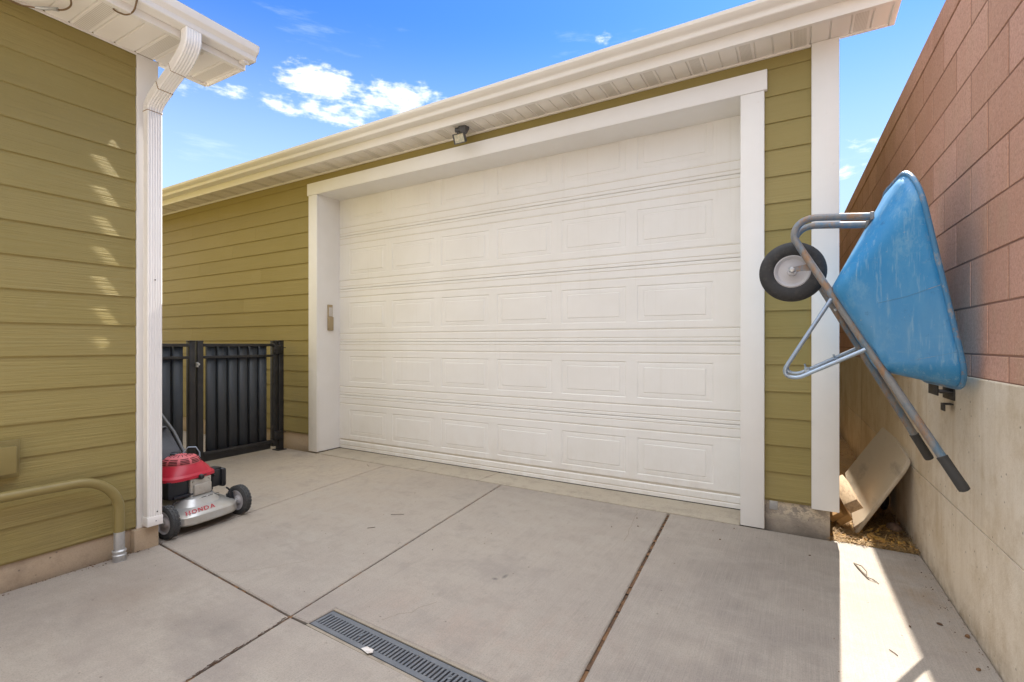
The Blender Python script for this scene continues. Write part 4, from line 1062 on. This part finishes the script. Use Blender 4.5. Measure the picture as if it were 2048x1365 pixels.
# legs: bent rods
for s in (1, -1):
    a0, a1 = hp(.265, s), hp(.485, s); yl = YC - s * .195
    A = a0 + Vector((-.012, -s * .006, -.004)); Bq = a1 + Vector((-.012, -s * .008, -.004))
    foot = Vector((-.060, yl, 1.078))
    pth = [A, A.lerp(Vector((-.062, yl, 1.125)), .5), Vector((-.058, yl, 1.130))]
    p0, p1, p2, p3 = Vector((-.058, yl, 1.130)), Vector((-.085, yl, 1.088)), Vector((-.060, yl, 1.055)), Vector((.000, yl, 1.072))
    for i in range(1, 9):
        tt = i / 8; pth.append(p0 * (1 - tt) ** 3 + p1 * 3 * (1 - tt) ** 2 * tt + p2 * 3 * (1 - tt) * tt * tt + p3 * tt ** 3)
    pth += [p3.lerp(Bq, .5), Bq]
    b = MB(); b.tube(pth, .0100, 12); b.obj('leg', 'steel', barrow)
b = MB()
xb = Vector((.030, 0, 1.088)); xc = Vector((.165, 0, 1.142))
b.tube([Vector((xb.x, YC - .19, xb.z + .012)), Vector((xb.x, YC + .19, xb.z + .012))], .006, 8)
b.tube([Vector((xb.x + .01, YC - .185, xb.z + .012)), Vector((xc.x, YC + .195, xc.z + .008))], .007, 8)
for c_ in (xb, xc):
    b.tube([Vector((c_.x, YC + .19, c_.z - .012)), Vector((c_.x - .012, YC + .19, c_.z + .035))], .005, 8)
    b.box(c_.x - .014, c_.x + .014, YC + .178, YC + .205, c_.z - .014, c_.z + .016, .003)
b.obj('leg_brace', 'steel', barrow)

# ------------------------------------------------------------------ side strip between garage and wall
b = MB()
random.seed(21)
gy = [3.69 + i * .12 for i in range(90)]; gx = [i / 7 for i in range(8)]
V = {}
for i, y in enumerate(gy):
    for j, f in enumerate(gx):
        x = .158 + (wx(y) - .158) * f
        V[i, j] = b.bm.verts.new((x, y, -.028 + random.uniform(-.01, .012) + (.02 * math.sin(y * 3 + f * 5) if i > 1 else 0)))
for i in range(len(gy) - 1):
    for j in range(len(gx) - 1): b.bm.faces.new((V[i, j], V[i, j + 1], V[i + 1, j + 1], V[i + 1, j]))
struct('side_dirt', b, 'bounce_dirt', weld=False)
b = MB()
def needle(x, y, z, L, w, hd, pitch, tone, hue):
    d = Vector((math.cos(hd) * math.cos(pitch), math.sin(hd) * math.cos(pitch), math.sin(pitch))); n = Vector((-math.sin(hd), math.cos(hd), 0)) * w
    p = Vector((x, y, z)); m = p + d * L * .5 + Vector((0, 0, random.uniform(0, .006))); q = p + d * L
    b.face([p - n, p + n, m + n * 1.2, m - n * 1.2], tone=tone, hue=hue); b.face([m - n * 1.2, m + n * 1.2, q + n * .3, q - n * .3], tone=tone, hue=hue)
for k in range(5200):
    y = 3.70 + abs(random.gauss(0, 1)) * 1.1 if k % 3 else 3.70 + random.random() * .55
    f = random.random(); x = .165 + (wx(y) - .17) * f
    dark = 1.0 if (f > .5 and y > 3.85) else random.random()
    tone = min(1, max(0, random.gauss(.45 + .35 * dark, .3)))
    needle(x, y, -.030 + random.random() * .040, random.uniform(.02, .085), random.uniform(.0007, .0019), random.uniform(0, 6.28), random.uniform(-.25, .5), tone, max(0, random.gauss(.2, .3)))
for k in range(260):
    y = 3.69 + abs(random.gauss(0, .03)); x = random.uniform(.17, wx(y) - .01)
    needle(x, y, .002 + random.random() * .008, random.uniform(.02, .06), .0012, random.uniform(0, 6.28), 0, random.random(), random.random() * .6)
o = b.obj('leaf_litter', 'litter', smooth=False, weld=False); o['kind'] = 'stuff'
b = MB()
def leafm(x, y, z, s, hd, tone):
    up = Vector((random.uniform(-.4, .4), random.uniform(-.4, .4), 1)).normalized(); d = Vector((math.cos(hd), math.sin(hd), 0)); d = (d - up * d.dot(up)).normalized(); n = up.cross(d)
    c = Vector((x, y, z)); out = [(-.5, 0), (-.25, .2), (.1, .24), (.35, .13), (.55, 0), (.35, -.13), (.1, -.24), (-.25, -.2)]
    ctr = c + up * s * .08
    P = [c + d * a * s + n * w * s - up * s * .10 * (abs(w) / .24) for a, w in out]
    for i in range(8): b.face([ctr, P[i], P[(i + 1) % 8]], tone=tone)
for k in range(46):
    y = 3.73 + abs(random.gauss(0, .22)); f = .45 + random.random() * .5 if k % 3 else random.random(); leafm(.17 + (wx(y) - .18) * f, y, random.uniform(.0, .022), random.uniform(.025, .06), random.uniform(0, 6.28), random.random() * .8)
for k in range(90):
    y = 4.0 + random.random() * 4.5; leafm(.17 + (wx(y) - .18) * random.random(), y, random.uniform(-.005, .022), random.uniform(.02, .055), random.uniform(0, 6.28), .3 + random.random() * .7)
for k in range(320):
    y = 3.70 + abs(random.gauss(0, .45)); leafm(.17 + (wx(y) - .18) * random.random(), y, random.uniform(-.015, .024), random.uniform(.010, .026), random.uniform(0, 6.28), random.random())
o = b.obj('yellow_leaves', 'leaf', smooth=False, weld=False); o['kind'] = 'stuff'

# board leaning on the wall
b = MB()
t0, t1 = Vector((.312, 3.915, -.004)), Vector((wx(3.86) - .020, 3.86, .498)); ax_ = (t1 - t0); hgt = ax_.length; e2 = ax_.normalized(); e1 = Vector((-.0302, .9995, 0.0)); e1 = (e1 - e2 * e1.dot(e2)).normalized(); e3 = e1.cross(e2)
LB = 1.22
out = [(0, 0), (LB, 0)] + [(LB - .16 + .04 * math.cos(R(a)), hgt - .04 + .04 * math.sin(R(a))) for a in range(0, 91, 15)] + [(.08 + .08 * math.cos(R(a)), hgt - .08 + .08 * math.sin(R(a))) for a in range(90, 181, 15)]
def bp(p, d): return t0 + e1 * p[0] + e2 * p[1] + e3 * d
b.rings([[bp((p[0] + (.003 if p[0] < .5 else -.003), p[1]), -.011) for p in out], [bp(p, -.007) for p in out], [bp(p, .007) for p in out], [bp((p[0] + (.003 if p[0] < .5 else -.003), p[1]), .011) for p in out]], True, True, True, smooth=False)
o = b.obj('board', 'board', loc=t0, sharp=50); tag(o, 'weathered grey board with rounded corners leaning on the concrete base', 'board')
# lumber offcuts
def lumber(c, w, h, L, yaw, pitch, roll, mat, label):
    b = MB(); b.box(-w / 2, w / 2, 0, L, -h / 2, h / 2, .003)
    Tm = Matrix.Translation(c) @ Matrix.Rotation(R(yaw), 4, 'Z') @ Matrix.Rotation(R(pitch), 4, 'X') @ Matrix.Rotation(R(roll), 4, 'Y')
    bmesh.ops.transform(b.bm, matrix=Tm, verts=b.bm.verts)
    o = b.obj('lumber_block', mat, loc=c); tag(o, label, 'wood block', 'lumber offcuts beside the garage'); return o
lumber((.300, 3.955, .158), .086, .074, .34, 10, 14, -36, 'lumber_w', 'topmost lumber offcut of the heap, resting against the grey board')
lumber((.206, 3.965, .068), .038, .088, .36, 6, 8, 50, 'lumber', 'thin lumber offcut of the heap nearest the garage foundation')
lumber((.252, 3.950, .058), .040, .089, .34, 8, 8, 50, 'lumber', 'lower lumber offcut of the heap between the thin one and the grey board')
# rock and dark lump
def lump(name, c, r, mat, label, cat, seed):
    rr = random.Random(seed); b = MB(); bmesh.ops.create_icosphere(b.bm, subdivisions=3, radius=1.0)
    k = [Vector((rr.gauss(0, 1), rr.gauss(0, 1), rr.gauss(0, 1))).normalized() for _ in range(10)]
    for v in b.bm.verts:
        d = v.co.normalized(); s_ = 1 + sum(.07 * math.sin(4 * d.dot(q) + i) for i, q in enumerate(k)) * .6
        v.co = Vector((d.x * r[0], d.y * r[1], d.z * r[2])) * s_ + Vector(c)
    o = b.obj(name, mat, loc=c, sharp=180); tag(o, label, cat); return o
lump('rock', (.535, 4.10, .016), (.045, .050, .034), 'rock', 'brown rounded rock in the leaf litter by the concrete base', 'rock', 3)
lump('rubber_lump', (.515, 4.55, .10), (.05, .11, .10), 'black', 'dark rounded object tucked behind the leaning grey board', 'dark object', 5)

# ------------------------------------------------------------------ trench drain
dr = thing('trench_drain', 'long grey slotted grate of a drain set in the driveway', 'drain', (-1.866, 1.49, 0))
ang = math.atan(-.049)
DM = Matrix.Translation((-1.872, 1.488, 0)) @ Matrix.Rotation(ang, 4, 'Z')
LD = 2.45
b = MB(); b.box(0, LD, -.060, .060, -.16, -.055, mat=DM); b.box(0, LD, -.064, -.060, -.16, -.004, mat=DM); b.box(0, LD, .060, .064, -.16, -.004, mat=DM); b.box(-.004, 0, -.064, .064, -.16, -.004, mat=DM)
b.obj('channel', 'void', dr, smooth=False, weld=False)
b = MB()
b.box(-.004, LD, .0645, .078, -.05, .001, .002, mat=DM); b.box(-.004, LD, -.078, -.0645, -.05, -.001, .002, mat=DM)
b.obj('concrete_edge', 'drain_edge', dr, smooth=False, weld=False)
b = MB()
GW = .0595; pitch = .0196; sw_ = .0085; n = int(LD / pitch); z1, z0 = -.002, -.022
def gbox(x0, x1, y0, y1, bev=.0015): b.box(x0, x1, y0, y1, z0, z1, bev, mat=DM)
gbox(.001, LD, -GW, -.036); gbox(.001, LD, .036, GW)
for i in range(n):
    x = .012 + i * pitch
    gbox(x - (.011 if i == 0 else (pitch - sw_)/2), x + (pitch - sw_) / 2 , -.0362, .0362)
b.obj('grate', 'grate', dr, smooth=False, weld=False)
for xx in (.262, .752):
    b = MB(); b.lathe([(0, 0), (0, .013), (.004, .012), (.005, .007), (.002, .006), (.002, 0)], DM @ Vector((xx, .006, -.0035)), (0, 0, 1), 16); b.obj('locking_bolt', 'grate', dr)
b = MB()
pp = [(-.030, -.012), (.024, -.016), (.032, .004), (.020, .014), (-.026, .012)]
Tm = Matrix.Translation((-1.502, 1.414, .004)) @ Matrix.Rotation(R(-12), 4, 'Z')
b.rings([[Tm @ Vector((x, y, .0 + .003 * math.sin(x * 90))) for x, y in pp], [Tm @ Vector((x, y, .0012 + .003 * math.sin(x * 90))) for x, y in pp]], True, True, True, smooth=False)
o = b.obj('paper_scrap', 'paper', loc=(-1.502, 1.414, 0)); tag(o, 'small torn white paper scrap on the edge of the drain grate', 'paper')

# ------------------------------------------------------------------ twig and small debris
b = MB()
b.tube([(.257, 3.358, .004), (.272, 3.29, .007), (.290, 3.22, .006), (.305, 3.165, .004)], [.0035, .004, .0035, .002], 7)
b.tube([(.259, 3.352, .005), (.286, 3.29, .020), (.303, 3.235, .016), (.300, 3.185, .005)], [.002, .003, .0025, .002], 7)
b.tube([(.296, 3.19, .005), (.315, 3.165, .010), (.338, 3.15, .004)], .002, 6); b.tube([(.300, 3.18, .005), (.325, 3.172, .006), (.345, 3.135, .003)], .0017, 6)
o = b.obj('twig', 'twig', loc=(.29, 3.25, 0)); tag(o, 'forked dry twig lying in the sunlit strip of concrete', 'twig')
random.seed(4)
b = MB()
def chip(x, y, s, tone):
    n = random.randint(5, 7); a0 = random.random() * 6.28; el = random.uniform(.35, 1.0); z = .002
    P = []
    for k in range(n):
        r_ = s * random.uniform(.6, 1.0); a = 6.283 * k / n; u, v = r_ * math.cos(a), r_ * el * math.sin(a)
        P.append((x + u * math.cos(a0) - v * math.sin(a0), y + u * math.sin(a0) + v * math.cos(a0)))
    h = s * random.uniform(.2, .5)
    b.rings([[(p[0], p[1], z) for p in P], [(x + (p[0] - x) * .7, y + (p[1] - y) * .7, z + h) for p in P]], True, True, True, smooth=False, tone=tone)
for x, y, s in ((.045, 3.353, .012), (-.385, 3.586, .010), (-.44, 3.34, .009), (-.50, 3.47, .008), (.41, 2.728, .010), (.527, 2.819, .016), (.604, 2.757, .016), (.58, 2.5, .016), (-1.1, 3.2, .008), (-1.25, 3.4, .006), (-2.6, 2.6, .006), (-2.75, 3.1, .006), (-1.9, 2.3, .006), (-1.0, 3.45, .008), (-.95, 3.3, .007)): chip(x, y, s, random.random())
for k in range(80):      # along the foot of the retaining wall
    y = random.uniform(1.9, 3.68); d = abs(random.gauss(0, .05)); chip(wx(y) - .012 - d, y, random.uniform(.0015, .005), random.random())
for k in range(90):      # along the house footing
    y = random.uniform(.5, 1.45); chip(HX + .02 + abs(random.gauss(0, .025)), y, random.uniform(.002, .007), random.random())
for k in range(70):
    chip(random.uniform(-3.3, .5), random.uniform(1.0, 3.6), random.uniform(.0015, .0045), random.random())
def curl(x, y, L, hd):
    tn = random.random() * .6 + .3
    p = [(x + L * t * math.cos(hd) + .15 * L * math.sin(t * 3) * math.sin(hd), y + L * t * math.sin(hd) + .15 * L * math.sin(t * 3) * math.cos(hd), .003) for t in (0, .25, .5, .75, 1)]
    b.tube(p, .0016, 5)
for x, y, L, hd in ((-2.55, 2.62, .09, .6), (-2.5, 2.35, .05, .9), (-3.75, 3.55, .09, 2.6), (.33, 2.45, .04, 2.2), (.36, 2.2, .04, 2.5)): curl(x, y, L, hd)
for k in range(26):
    y = random.uniform(.9, 1.40); curl(jB(y) + random.gauss(0, .004), y, random.uniform(.015, .04), 1.66 + random.gauss(0, .16))
o = b.obj('debris', 'debris', smooth=False, weld=False); o['kind'] = 'stuff'
for o in list(S.objects):
    if 'o' in o: del o['o']
